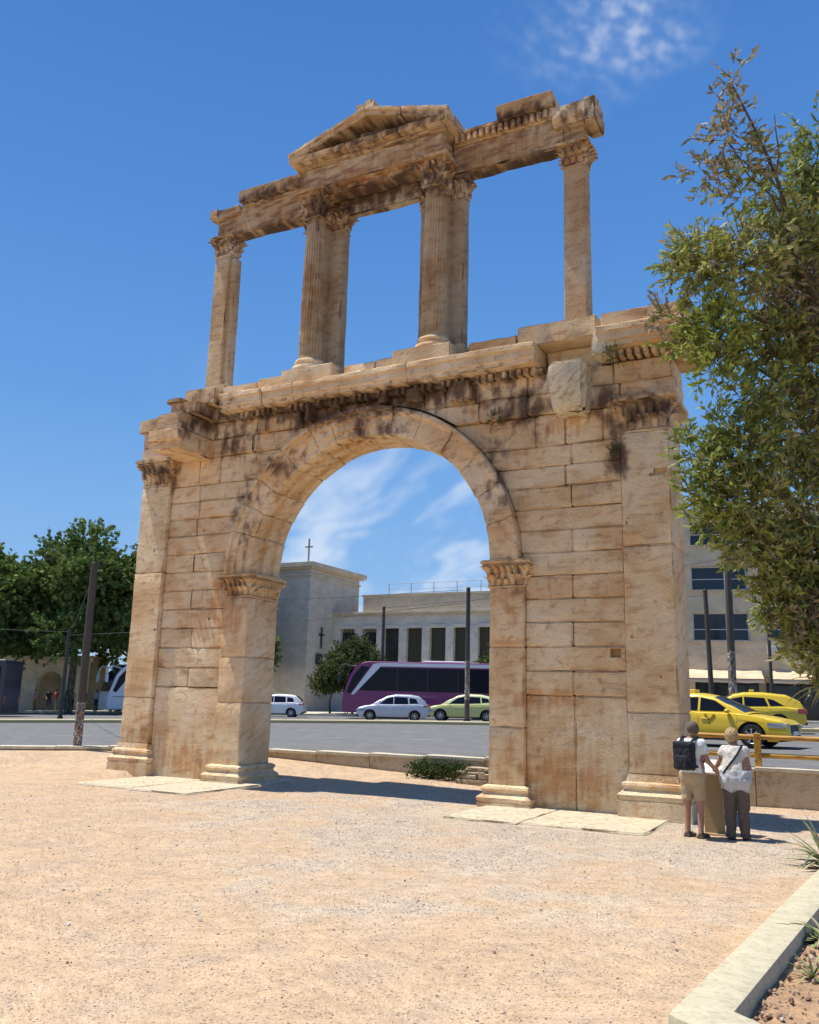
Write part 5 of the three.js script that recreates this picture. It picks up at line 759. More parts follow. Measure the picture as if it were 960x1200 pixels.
// ---- the near tree whose crown hangs in from the right
{
  const t = thing('evergreen_tree', 'large glossy evergreen tree with browning leaves leaning over the planter', 'tree', [10.1, 0, 3.2]);
  const O = [10.1, 0, 3.2], rel = (p) => [p[0] - O[0], p[1] - O[1], p[2] - O[2]];
  const trunk = [limb([0, -0.1, 0], [-0.1, 3.2, 0.1], 0.2, 0.15, 0.12, 1), limb([-0.1, 3.0, 0.1], [-0.6, 6.4, 0.9], 0.13, 0.06, 0.2, 2), limb([-0.1, 3.1, 0.1], [0.8, 6.6, -0.6], 0.12, 0.05, 0.2, 3), limb([-0.05, 2.6, 0.05], [-1.5, 4.6, 1.2], 0.09, 0.035, 0.15, 4), limb([-0.6, 6.3, 0.9], [-1.66, 9.9, 1.95], 0.05, 0.012, 0.12, 5), limb([-0.6, 6.2, 0.9], [-2.3, 7.5, 1.7], 0.045, 0.012, 0.15, 6), limb([0.8, 6.4, -0.6], [0.2, 9.6, 0.8], 0.045, 0.012, 0.1, 7), limb([-1.4, 4.5, 1.1], [-2.2, 5.2, 1.6], 0.03, 0.01, 0.1, 8), limb([-0.6, 5.4, 0.6], [-1.9, 6.5, 1.4], 0.04, 0.012, 0.1, 9), limb([-0.4, 4.6, 0.3], [-1.4, 3.4, 1.0], 0.035, 0.012, 0.1, 10), limb([-1.1, 8.0, 1.4], [-1.8, 9.2, 1.9], 0.02, 0.006, 0.05, 11), limb([-1.2, 8.2, 1.5], [-1.2, 9.5, 1.7], 0.02, 0.006, 0.05, 12)];
  part('trunk', merge(trunk.map((g) => g)), barkMat, t);
  const brown = [[0.34, 0.27, 0.16], [0.27, 0.23, 0.12], [0.4, 0.33, 0.21], [0.2, 0.21, 0.08]], green = [[0.24, 0.31, 0.07], [0.3, 0.36, 0.09], [0.18, 0.24, 0.05], [0.4, 0.41, 0.16]], lime = [[0.3, 0.36, 0.06], [0.36, 0.4, 0.09], [0.22, 0.28, 0.05]], olive = [[0.3, 0.34, 0.09], [0.38, 0.38, 0.14], [0.46, 0.42, 0.22], [0.25, 0.3, 0.07], [0.37, 0.41, 0.1]];
  const cl = [];
  const add = (p, rx, ry, n, pal) => cl.push([...rel(p), rx, ry, rx, Math.round(n * (p[0] < 8.95 ? 0.74 : 0.9)), pal]);
  add([8.43, 10.02, 5.17], 0.13, 0.3, 14, 0); add([8.4, 9.6, 5.1], 0.16, 0.35, 12, 0); add([8.3, 9.2, 5.04], 0.38, 0.42, 46, 0); add([8.05, 8.85, 5.0], 0.3, 0.3, 26, 0); add([8.55, 8.9, 4.95], 0.35, 0.4, 36, 0); add([8.46, 8.5, 4.83], 0.4, 0.35, 40, 3); add([8.7, 9.1, 4.6], 0.3, 0.25, 20, 1);
  add([9.0, 8.75, 4.03], 0.5, 0.5, 120, 1); add([9.4, 9.3, 3.93], 0.5, 0.6, 150, 1); add([9.5, 8.4, 3.8], 0.7, 0.7, 230, 3); add([9.9, 9.3, 3.0], 0.9, 0.9, 200, 1);
  add([7.72, 7.62, 4.94], 0.38, 0.26, 70, 1); add([7.95, 7.55, 5.0], 0.5, 0.42, 150, 3); add([8.4, 7.5, 5.0], 0.55, 0.55, 210, 3); add([8.9, 7.9, 4.4], 0.65, 0.6, 260, 3); add([8.94, 7.5, 3.74], 0.8, 0.7, 280, 0); add([9.5, 7.4, 3.4], 0.8, 0.9, 300, 3);
  add([7.42, 7.02, 4.55], 0.3, 0.25, 36, 0); add([7.75, 6.72, 4.6], 0.4, 0.38, 90, 2); add([8.1, 6.62, 4.95], 0.45, 0.42, 150, 2); add([8.05, 6.2, 5.01], 0.35, 0.3, 80, 2); add([8.6, 6.5, 4.3], 0.6, 0.6, 260, 1); add([9.2, 6.5, 3.4], 0.8, 0.8, 320, 3); add([9.0, 6.9, 4.1], 0.6, 0.6, 220, 0);
  add([8.5, 5.75, 4.7], 0.3, 0.26, 70, 1); add([8.05, 5.42, 4.83], 0.24, 0.18, 24, 1); add([7.72, 5.12, 4.75], 0.26, 0.3, 44, 1); add([7.9, 4.95, 4.8], 0.38, 0.36, 96, 1); add([8.3, 5.1, 4.6], 0.5, 0.45, 190, 1); add([8.8, 5.5, 4.0], 0.65, 0.7, 300, 3); add([9.3, 5.4, 3.3], 0.8, 0.9, 320, 0);
  add([7.8, 4.55, 4.7], 0.3, 0.28, 60, 1); add([7.9, 4.3, 4.66], 0.34, 0.3, 90, 2); add([8.35, 4.5, 4.5], 0.5, 0.5, 210, 3); add([8.9, 4.6, 3.8], 0.7, 0.7, 320, 3); add([8.2, 3.95, 4.4], 0.34, 0.33, 110, 3); add([8.55, 3.75, 4.2], 0.42, 0.4, 170, 3); add([8.9, 3.75, 3.95], 0.5, 0.5, 220, 1); add([8.5, 3.2, 4.1], 0.3, 0.26, 80, 2); add([8.75, 3.1, 3.95], 0.38, 0.38, 150, 0); add([9.1, 3.2, 3.5], 0.6, 0.6, 250, 3); add([8.75, 2.72, 3.8], 0.3, 0.28, 90, 3); add([9.05, 2.6, 3.6], 0.4, 0.4, 120, 3);
  add([10.4, 6.2, 2.4], 1.3, 1.5, 320, 3); add([10.6, 8.0, 2.4], 1.2, 1.2, 240, 1); add([11.2, 5.5, 3.2], 1.1, 1.5, 260, 1);
  foliage(t, 'crown', cl, leafShape(0.115, 0.044), [brown, green, lime, olive], 91, { perTwig: 8, twig: 0.24, size: [0.5, 1.4], shell: 0.5, twigMat: barkMat, material: leafMat(1, 1, 1) });
}
// ---- plane trees on the far left
{
  const geo = lobedLeaf(0.34), A = [[0.13, 0.2, 0.045], [0.11, 0.17, 0.04], [0.17, 0.24, 0.06], [0.2, 0.25, 0.08]], B = [[0.1, 0.16, 0.04], [0.13, 0.19, 0.045], [0.16, 0.22, 0.06]];
  const mk = (x, z, h, w, seed, label, lean = 0) => {
    const b = roadH(x, z) + 0.1, t = thing('plane_tree', label, 'tree', [x, b, z], 0, 'plane trees beyond the avenue'), r = prng(seed);
    const tr = [limb([0, -0.1, 0], [lean * 0.4, h * 0.36, 0], 0.34, 0.24, 0.3, seed)], cl = [];
    const N = 24; for (let k = 0; k < N; k++) { const a = k * 2.4 + r(), q = Math.sqrt((k + 0.5) / N), y = h * (0.24 + 0.66 * Math.sqrt(Math.max(0, 1 - q * q * 0.75)) * ((k % 3 ? 0.78 : 0.3) + 0.22 * r())), rr = w * q * 0.78; const p = [lean + Math.cos(a) * rr, y, Math.sin(a) * rr]; const s = w * (0.32 + 0.14 * r()); cl.push([...p, s, s * 0.8, s, 120, k % 3 ? 0 : 1]); if (k % 2 === 0) tr.push(limb([lean * 0.4, h * 0.33, 0], [p[0] * 0.85, p[1] - 0.3, p[2] * 0.85], 0.15, 0.03, 0.4, seed + k)); }
    cl.push([lean + w * 0.1, h * 0.9, 0, w * 0.4, h * 0.1, w * 0.4, 110, 0], [lean - w * 0.35, h * 0.82, w * 0.2, w * 0.36, h * 0.1, w * 0.36, 110, 1]);
    part('trunk', merge(tr), planeBark, t); foliage(t, 'crown', cl, geo, [A, B], seed * 7, { perTwig: 8, twig: 0.8, size: [0.7, 1.3], shell: 0.45, twigMat: barkMat });
  };
  mk(-50.5, -27.5, 13.2, 5.2, 201, 'plane tree whose crown reaches the left of the row beyond the avenue'); mk(-44.5, -32.5, 14.6, 5.0, 202, 'tallest plane tree standing behind the thin grey pole'); mk(-40.5, -38.2, 14.4, 5.0, 203, 'plane tree spreading over the white coach'); mk(-56, -36, 12.5, 5, 204, 'plane tree standing behind the stone porch'); mk(-48.5, -43, 12.5, 5, 205, 'plane tree behind the white coach, second row'); mk(-37.6, -43.5, 10.6, 2.8, 206, 'plane tree close against the church tower');
}
// ---- shrubs and small trees before the church
{
  const geo = leafShape(0.26, 0.11), A = [[0.07, 0.1, 0.025], [0.05, 0.08, 0.02], [0.1, 0.12, 0.04], [0.13, 0.13, 0.05]];
  const mk = (x, z, h, w, n, seed, label) => { const b = roadH(x, z) + 0.12, t = thing('street_tree', label, 'tree', [x, b, z], 0), r = prng(seed), cl = [], tr = [limb([0, -0.1, 0], [0.1, h * 0.5, 0], 0.1, 0.06, 0.1, seed)]; for (let k = 0; k < n; k++) { const a = k * 2.4, q = Math.sqrt((k + 0.4) / n), p = [Math.cos(a) * w * q * 0.7, h * (0.42 + 0.5 * (1 - q * 0.6) * (0.6 + 0.4 * r())), Math.sin(a) * w * q * 0.7]; cl.push([...p, w * 0.42, w * 0.36, w * 0.42, 90, 0]); if (k % 2) tr.push(limb([0.1, h * 0.4, 0], p, 0.045, 0.012, 0.1, seed + k)); } part('trunk', merge(tr), barkMat, t); foliage(t, 'crown', cl, geo, [A], seed * 3, { perTwig: 8, twig: 0.5, shell: 0.5 }); };
  mk(-25.3, -42.2, 6.2, 2.5, 12, 301, 'bushy street tree in front of the church tower wall'); mk(-27.8, -43.0, 3.8, 1.7, 8, 302, 'lower bush at the foot of the church tower'); mk(-14.2, -46.0, 6.2, 2.0, 10, 303, 'small tree rising above the purple coach roof'); mk(-11.2, -46.4, 5.6, 1.8, 9, 304, 'small tree behind the stickered median pole');
}
// ---- low hedge and stacked slabs against the retaining wall
{
  const hb = siteH(0.9, -2.9), h = thing('low_hedge', 'low clipped green hedge against the retaining wall', 'hedge', [0.35, hb, -2.95]);
  const cl = []; for (let k = 0; k < 5; k++) cl.push([-0.35 + k * 0.28, 0.2, 0, 0.22, 0.17, 0.25, 70, 0]);
  part('stems', merge([0, 1, 2, 3, 4].map((k) => cyl(0.015, 0.008, [-0.4 + k * 0.28, -0.05, 0], [-0.35 + k * 0.27, 0.25, 0.04], 5))), barkMat, h);
  foliage(h, 'leaves', cl, leafShape(0.07, 0.03), [[[0.06, 0.09, 0.02], [0.04, 0.07, 0.016], [0.1, 0.13, 0.03]]], 411, { perTwig: 7, twig: 0.12, shell: 0.4 });
  const s = thing('stone_stack', 'small stack of dark worn stone slabs beside the low hedge', 'stones', [1.45, siteH(1.4, -2.9), -2.95]);
  for (const [x0, x1, y0, y1, z0, z1] of [[-0.4, 0.38, -0.03, 0.1, -0.25, 0.25], [-0.36, 0.1, 0.1, 0.2, -0.2, 0.24], [0.12, 0.4, 0.1, 0.24, -0.22, 0.2], [-0.4, 0.3, 0.2, 0.27, -0.24, 0.2], [-0.2, 0.36, 0.27, 0.35, -0.2, 0.18]]) { const g = rawBlock([x0, x1], [y0, y1], [z0, z1], { step: 0.1, chip: 0.02, big: 0.04, rough: 0.01 }); part('slab', finishStone(g, tone(0.55, 0.2)), marble, s); }
}
// ---- weeds rooted in the joints of the arch
{
  const mk = (x, y, z, s, seed, label) => { const w = thing('wall_weed', label, 'plant', [x, y, z]); part('stem', merge([0, 1, 2].map((k) => cyl(0.008, 0.003, [0, 0, -0.06], [(k - 1) * 0.12 * s, -0.1 * s, 0.1 * s], 5))), barkMat, w); foliage(w, 'leaves', [[0, -0.12 * s, 0.06, 0.2 * s, 0.24 * s, 0.1 * s, Math.round(46 * s), 0]], leafShape(0.06, 0.02), [[[0.08, 0.1, 0.03], [0.12, 0.12, 0.05], [0.16, 0.14, 0.07]]], seed, { perTwig: 6, twig: 0.12, shell: 0.5 }); };
  mk(3.08, 7.62, 0.02, 0.75, 501, 'dark weed hanging from a joint above the right haunch of the arch'); mk(5.5, 6.7, -0.06, 0.55, 502, 'dark weed hanging below the right corner capital'); mk(5.6, 8.5, 0.42, 0.9, 503, 'dry weed hanging from the right end of the cornice');
}
// ---- planter at the right: kerb, soil and spiky plants
{
  const kt = canvasTex(512, 512, (x, y) => { const m = 1 + 0.04 * tileNoise(x, y, 512, 6, 150) + 0.04 * tileNoise(x, y, 512, 30, 151) + 0.05 * tileNoise(x, y, 512, 160, 152), st = sstep(0.5, 0.8, tileNoise(x, y, 512, 16, 153)); return [lerp(184, 158, st * 0.6) * m, lerp(175, 146, st * 0.6) * m, lerp(148, 118, st * 0.6) * m]; }, { repeat: 0.7 });
  const km = new THREE.MeshStandardMaterial({ map: kt, bumpMap: kt, bumpScale: 0.003, roughness: 0.85 }), k = thing('planter_kerb', 'pale concrete kerb around the planting bed with its corner on the gravel', 'kerb', [8.25, 0, 10.2], 0);
  // one L-shaped corner length and two further lengths towards the arch
  const D = [0.54 / 5.8, -1], plan = (pts) => { const g = new THREE.ExtrudeGeometry(new THREE.Shape(pts.map(([x, z]) => new THREE.Vector2(x, -z))), { depth: 0.3, bevelEnabled: true, bevelSize: 0.012, bevelThickness: 0.012, bevelOffset: -0.012, bevelSegments: 2 }); g.rotateX(-Math.PI / 2); g.translate(0, -0.152, 0); const q = toCreasedNormals(g, 0.5); part('kerb_length', uvBox(q), km, k); };
  const at = (s, o) => [D[0] * s + o, D[1] * s]; plan([[0, 0], [1.7, 1.35], [1.95, 1.02], [0.34, -0.25], at(3.2, 0.31), at(3.2, 0)]); plan([at(3.206, 0), at(3.206, 0.31), at(6.0, 0.31), at(6.0, 0)]); plan([at(6.006, 0), at(6.006, 0.31), at(8.8, 0.31), at(8.8, 0)]);
  // soil
  const pos = [], idx = [], uv = [], nx = 40, nz = 70; for (let j = 0; j <= nz; j++) for (let i = 0; i <= nx; i++) { const z = lerp(9.98, 1.0, j / nz), x0 = 8.25 + 0.3 + (10.2 - z) * D[0], x = lerp(x0, 14, Math.pow(i / nx, 1.6)); pos.push(x, 0.035 + 0.035 * fbm2(x * 1.8, z * 1.8, 4) + 0.012 * N2(x * 9, z * 9), z); uv.push(x, z); } for (let j = 0; j < nz; j++) for (let i = 0; i < nx; i++) { const a = j * (nx + 1) + i; idx.push(a, a + 1, a + nx + 1, a + 1, a + nx + 2, a + nx + 1); }
  const g = new THREE.BufferGeometry(); g.setAttribute('position', new THREE.Float32BufferAttribute(pos, 3)); g.setAttribute('uv', new THREE.Float32BufferAttribute(uv, 2)); g.setIndex(idx); g.computeVertexNormals();
  struct('planting_soil', g, new THREE.MeshStandardMaterial({ map: canvasTex(512, 512, (x, y) => { const m = 1 + 0.1 * tileNoise(x, y, 512, 10, 160) + 0.12 * tileNoise(x, y, 512, 50, 161) + 0.14 * tileNoise(x, y, 512, 180, 162); return [156 * m, 126 * m, 96 * m]; }, { repeat: 0.6 }), roughness: 0.97 }));
  // clods and chips on it
  const r = prng(55), cg = new THREE.IcosahedronGeometry(1, 0), n = 1500, im = new THREE.InstancedMesh(cg, new THREE.MeshStandardMaterial({ roughness: 0.95 }), n), M = new THREE.Matrix4(), Q = new THREE.Quaternion(); for (let i = 0; i < n; i++) { const z = 10.1 - r() * 7, x = 8.25 + 0.34 + (10.2 - z) * D[0] + Math.pow(r(), 1.5) * 2.2, s = 0.006 + 0.02 * Math.pow(r(), 3); M.compose(new THREE.Vector3(x, 0.05 + 0.035 * fbm2(x * 1.8, z * 1.8, 4), z), Q.setFromEuler(new THREE.Euler(r() * 3, r() * 6, r() * 3)), new THREE.Vector3(s * 1.3, s * 0.7, s)); im.setMatrixAt(i, M); const v = 0.6 + r() * 0.8; im.setColorAt(i, r() < 0.25 ? C(0.4 * v, 0.33 * v, 0.26 * v) : C(0.28 * v, 0.18 * v, 0.11 * v)); } im.name = 'soil_clods'; im.castShadow = im.receiveShadow = true; tag(im, 'soil clods and stone chips scattered in the planting bed', 'clods', null, 'stuff'); scene.add(im);
  // blade plants
  const blade = (l, w, droop) => { const pos = [], idx = [], n = 7; for (let i = 0; i <= n; i++) { const t = i / n, ww = w * (1 - t) * (0.6 + 0.8 * Math.min(1, t * 3)) * 0.5; const y = l * (t - droop * t * t * 0.55), x = l * droop * t * t * 0.8; pos.push(x, y, -ww, x + ww * 0.3, y - ww * 0.35, 0, x, y, ww); } for (let i = 0; i < n; i++) { const a = i * 3; idx.push(a, a + 1, a + 3, a + 1, a + 4, a + 3, a + 1, a + 2, a + 4, a + 2, a + 5, a + 4); } const q = new THREE.BufferGeometry(); q.setAttribute('position', new THREE.Float32BufferAttribute(pos, 3)); q.setIndex(idx); q.computeVertexNormals(); return q; };
  const bm = [[0.2, 0.24, 0.08], [0.26, 0.28, 0.12], [0.15, 0.18, 0.07], [0.34, 0.31, 0.18]].map((c) => new THREE.MeshStandardMaterial({ color: C(...c), roughness: 0.6, side: THREE.DoubleSide }));
  const spiky = (x, z, s, n, seed, label, hgt = 0) => { const p = thing('spiky_plant', label, 'plant', [x, 0.04, z]), q = prng(seed); if (hgt) { part('trunk', cyl(0.09, 0.07, [0, -0.1, 0], [0, hgt, 0], 10), barkMat, p); } for (let k = 0; k < n; k++) { const a = k * 2.4, el = 0.15 + 1.2 * q() + (hgt ? 0.25 * q() : 0), l = s * (0.7 + 0.5 * q()); const b = part('leaf_blade', xf(blade(l, s * 0.1, 0.25 + 0.5 * q()), 0, hgt, 0, a, 0, -el), bm[Math.floor(q() * 4)], p); } };
  spiky(8.82, 3.3, 0.7, 52, 61, 'spiky green plant at the far end of the planter kerb'); spiky(8.97, 7.4, 0.44, 34, 62, 'spiky grey green plant half way along the planter kerb'); spiky(8.93, 8.5, 0.24, 18, 63, 'small bright green sprout close to the planter corner'); spiky(9.05, 6.5, 0.34, 26, 64, 'spiky grey green plant behind the middle of the kerb');
  spiky(9.08, 3.5, 0.8, 70, 65, 'yucca with drooping blades on a short trunk under the evergreen tree', 2.15);
}
// =====================================================================  PEOPLE
const smin = (a, b, k) => { const h = clamp(0.5 + 0.5 * (b - a) / k, 0, 1); return lerp(b, a, h) - k * h * (1 - h); };
function capsule(p, a, b, ra, rb, sx = 1, sz = 1) { const px = (p[0] - a[0]) , py = p[1] - a[1], pz = (p[2] - a[2]), bx = b[0] - a[0], by = b[1] - a[1], bz = b[2] - a[2]; const t = clamp((px * bx + py * by + pz * bz) / (bx * bx + by * by + bz * bz), 0, 1); const dx = (px - bx * t) / sx, dy = py - by * t, dz = (pz - bz * t) / sz; return Math.sqrt(dx * dx + dy * dy + dz * dz) - lerp(ra, rb, t); }
function fieldMesh(sdf, lo, hi, cell) { // marching cubes of a distance field in a box
  const size = Math.max(hi[0] - lo[0], hi[1] - lo[1], hi[2] - lo[2]), n = Math.ceil(size / cell) + 4, half = n / 2, mc = new MarchingCubes(n, new THREE.MeshBasicMaterial(), false, false, 260000), c = [0, 1, 2].map((q) => (lo[q] + hi[q]) / 2);
  mc.field.fill(-1); mc.isolation = 0;
  for (let k = 0; k < n; k++) { const z = c[2] + (k - half) * cell; if (z < lo[2] || z > hi[2]) continue; for (let j = 0; j < n; j++) { const y = c[1] + (j - half) * cell; if (y < lo[1] || y > hi[1]) continue; for (let i = 0; i < n; i++) { const x = c[0] + (i - half) * cell; if (x < lo[0] || x > hi[0]) continue; mc.field[i + j * n + k * n * n] = -sdf([x, y, z]); } } }
  mc.update(); const pos = new Float32Array(mc.count * 3); for (let i = 0; i < mc.count; i++) for (let q = 0; q < 3; q++) pos[3 * i + q] = mc.positionArray[3 * i + q] * half * cell + c[q];
  let g = new THREE.BufferGeometry(); g.setAttribute('position', new THREE.BufferAttribute(pos, 3)); g = mergeVertices(g, cell * 0.02); g.computeVertexNormals(); return g;
}
const V = (a, b, t) => a.map((x, i) => lerp(x, b[i], t)), add3 = (a, b, s = 1) => a.map((x, i) => x + b[i] * s);
// pose: joints in metres; figure faces -z (away from the camera when placed at turn 0)
function bodyField(J, S) {
  const parts = [
    [J.hips, J.waist, S.hip, S.waist, 1.28, 0.9, 0.07], [J.waist, J.chest, S.waist, S.chest, 1.3, 0.92, 0.07], [add3(J.shL, [0.04, -0.02, 0]), add3(J.shR, [-0.04, -0.02, 0]), 0.07, 0.07, 1, 1, 0.06], [J.chest, J.neck, S.chest * 0.7, 0.065, 1.1, 0.9, 0.06], [J.neck, J.head, 0.055, 0.055, 1, 1, 0.03],
    [J.shL, J.elL, S.arm, S.arm * 0.8, 1, 1, 0.03], [J.elL, J.wrL, S.arm * 0.8, 0.027, 1, 1, 0.02], [J.shR, J.elR, S.arm, S.arm * 0.8, 1, 1, 0.03], [J.elR, J.wrR, S.arm * 0.8, 0.027, 1, 1, 0.02],
    [J.hpL, J.knL, S.thigh, S.knee, 1, 1.05, 0.04], [J.knL, J.anL, S.calf, 0.04, 1, 1.1, 0.02], [J.hpR, J.knR, S.thigh, S.knee, 1, 1.05, 0.04], [J.knR, J.anR, S.calf, 0.04, 1, 1.1, 0.02],
    [add3(J.anL, [0, -0.05, 0.03]), add3(J.anL, [-0.015, -0.065, -0.17]), 0.037, 0.03, 1.1, 1, 0.02], [add3(J.anR, [0, -0.05, 0.03]), add3(J.anR, [0.015, -0.065, -0.17]), 0.037, 0.03, 1.1, 1, 0.02]];
  return (p) => { let d = 9; for (const [a, b, ra, rb, sx, sz, k] of parts) d = smin(d, capsule(p, a, b, ra, rb, sx, sz), k); return d; };
}
function headField(c, tilt) { // skull, jaw, nose, ears, eye hollows; faces -z
  return (p) => { let q = [p[0] - c[0], p[1] - c[1], p[2] - c[2]]; const ct = Math.cos(tilt), st = Math.sin(tilt); q = [q[0], q[1] * ct + q[2] * st, -q[1] * st + q[2] * ct];
    let d = Math.hypot(q[0] / 0.92, (q[1] - 0.03) / 1.05, (q[2] - 0.012) / 1.14) - 0.085; d = smin(d, Math.hypot(q[0] / 0.82, (q[1] + 0.05) / 1.0, (q[2] + 0.03) / 0.95) - 0.062, 0.04);
    d = smin(d, capsule(q, [0, 0.012, -0.088], [0, -0.025, -0.106], 0.008, 0.013), 0.012); for (const s of [-1, 1]) { d = smin(d, Math.hypot((q[0] - s * 0.083) / 0.35, (q[1] - 0.0) / 1, (q[2] - 0.01) / 0.6) - 0.03, 0.006); d = -smin(-d, Math.hypot(q[0] - s * 0.032, q[1] - 0.008, q[2] + 0.098) - 0.016, 0.014); d = smin(d, Math.hypot(q[0] - s * 0.032, q[1] - 0.008, q[2] + 0.083) - 0.012, 0.004); }
    d = smin(d, capsule(q, [-0.02, -0.06, -0.09], [0.02, -0.06, -0.09], 0.007, 0.007), 0.008); return smin(d, capsule(q, [0, -0.04, 0.01], [0, -0.14, 0.03], 0.053, 0.056), 0.03); };
}
// a hand at the wrist: along = fingers, palm = palm normal
function handGeo(wr, along, palm, curl, thumbSide) {
  const y = new THREE.Vector3(...along).normalize(), z = new THREE.Vector3(...palm); z.addScaledVector(y, -z.dot(y)).normalize(); const x = new THREE.Vector3().crossVectors(y, z);
  const segs = []; const pt = (a, b, c) => [a, b, c]; segs.push([pt(-0.018, 0.02, 0), pt(-0.022, 0.085, 0), 0.02, 0.017], [pt(0.018, 0.02, 0), pt(0.022, 0.08, 0), 0.02, 0.016], [pt(0, 0, 0), pt(0, 0.08, 0), 0.022, 0.017]);
  [[-0.03, 0.07], [-0.01, 0.08], [0.01, 0.076], [0.029, 0.06]].forEach(([fx, L], i) => { let p = [fx, 0.085 - Math.abs(i - 1.2) * 0.004, 0], a = curl * 0.4; for (let k = 0; k < 3; k++) { const l = L * [0.45, 0.3, 0.25][k], q = [p[0] + (fx > 0 ? 0.001 : -0.001), p[1] + Math.cos(a) * l, p[2] + Math.sin(a) * l]; segs.push([p, q, 0.0088 - k * 0.0006, 0.0082 - k * 0.0006]); p = q; a += curl * 0.6; } });
  { let p = [-0.024 * thumbSide, 0.03, 0.004]; const q = [-0.052 * thumbSide, 0.055, 0.014], e = [-0.06 * thumbSide, 0.085, 0.022]; segs.push([p, q, 0.013, 0.0105], [q, e, 0.0105, 0.009]); }
  const f = (p) => { let d = 9; segs.forEach(([a, b, ra, rb], i) => { const c = capsule(p, a, b, ra, rb); d = i < 3 ? smin(d, c, 0.012) : Math.min(d, c); }); return d; };
  const g = fieldMesh(f, [-0.09, -0.03, -0.05], [0.09, 0.2, 0.12], 0.0036); const m = new THREE.Matrix4().makeBasis(x, y, z); m.setPosition(...wr); g.applyMatrix4(m); if (m.determinant() < 0) g.index.array.reverse(); g.computeVertexNormals(); return g;
}
function colourGeo(g, f) { const p = g.attributes.position, c = new Float32Array(p.count * 3); for (let i = 0; i < p.count; i++) { const q = f([p.getX(i), p.getY(i), p.getZ(i)]); c[3 * i] = q[0]; c[3 * i + 1] = q[1]; c[3 * i + 2] = q[2]; } g.setAttribute('color', new THREE.BufferAttribute(c, 3)); return g; }
const skinMat = new THREE.MeshStandardMaterial({ vertexColors: true, roughness: 0.7 });
const clothBump = canvasTex(256, 256, (x, y) => { const v = 128 + 50 * tileNoise(x, y, 256, 10, 170) + 30 * tileNoise(x, y, 256, 26, 171) + 15 * ((x + y) % 4 < 2 ? 1 : -1); return [v, v, v]; }, { data: true, repeat: 2.2 });
const cloth = (r, g, b) => new THREE.MeshStandardMaterial({ color: C(r, g, b), roughness: 0.9, bumpMap: clothBump, bumpScale: 0.012 });
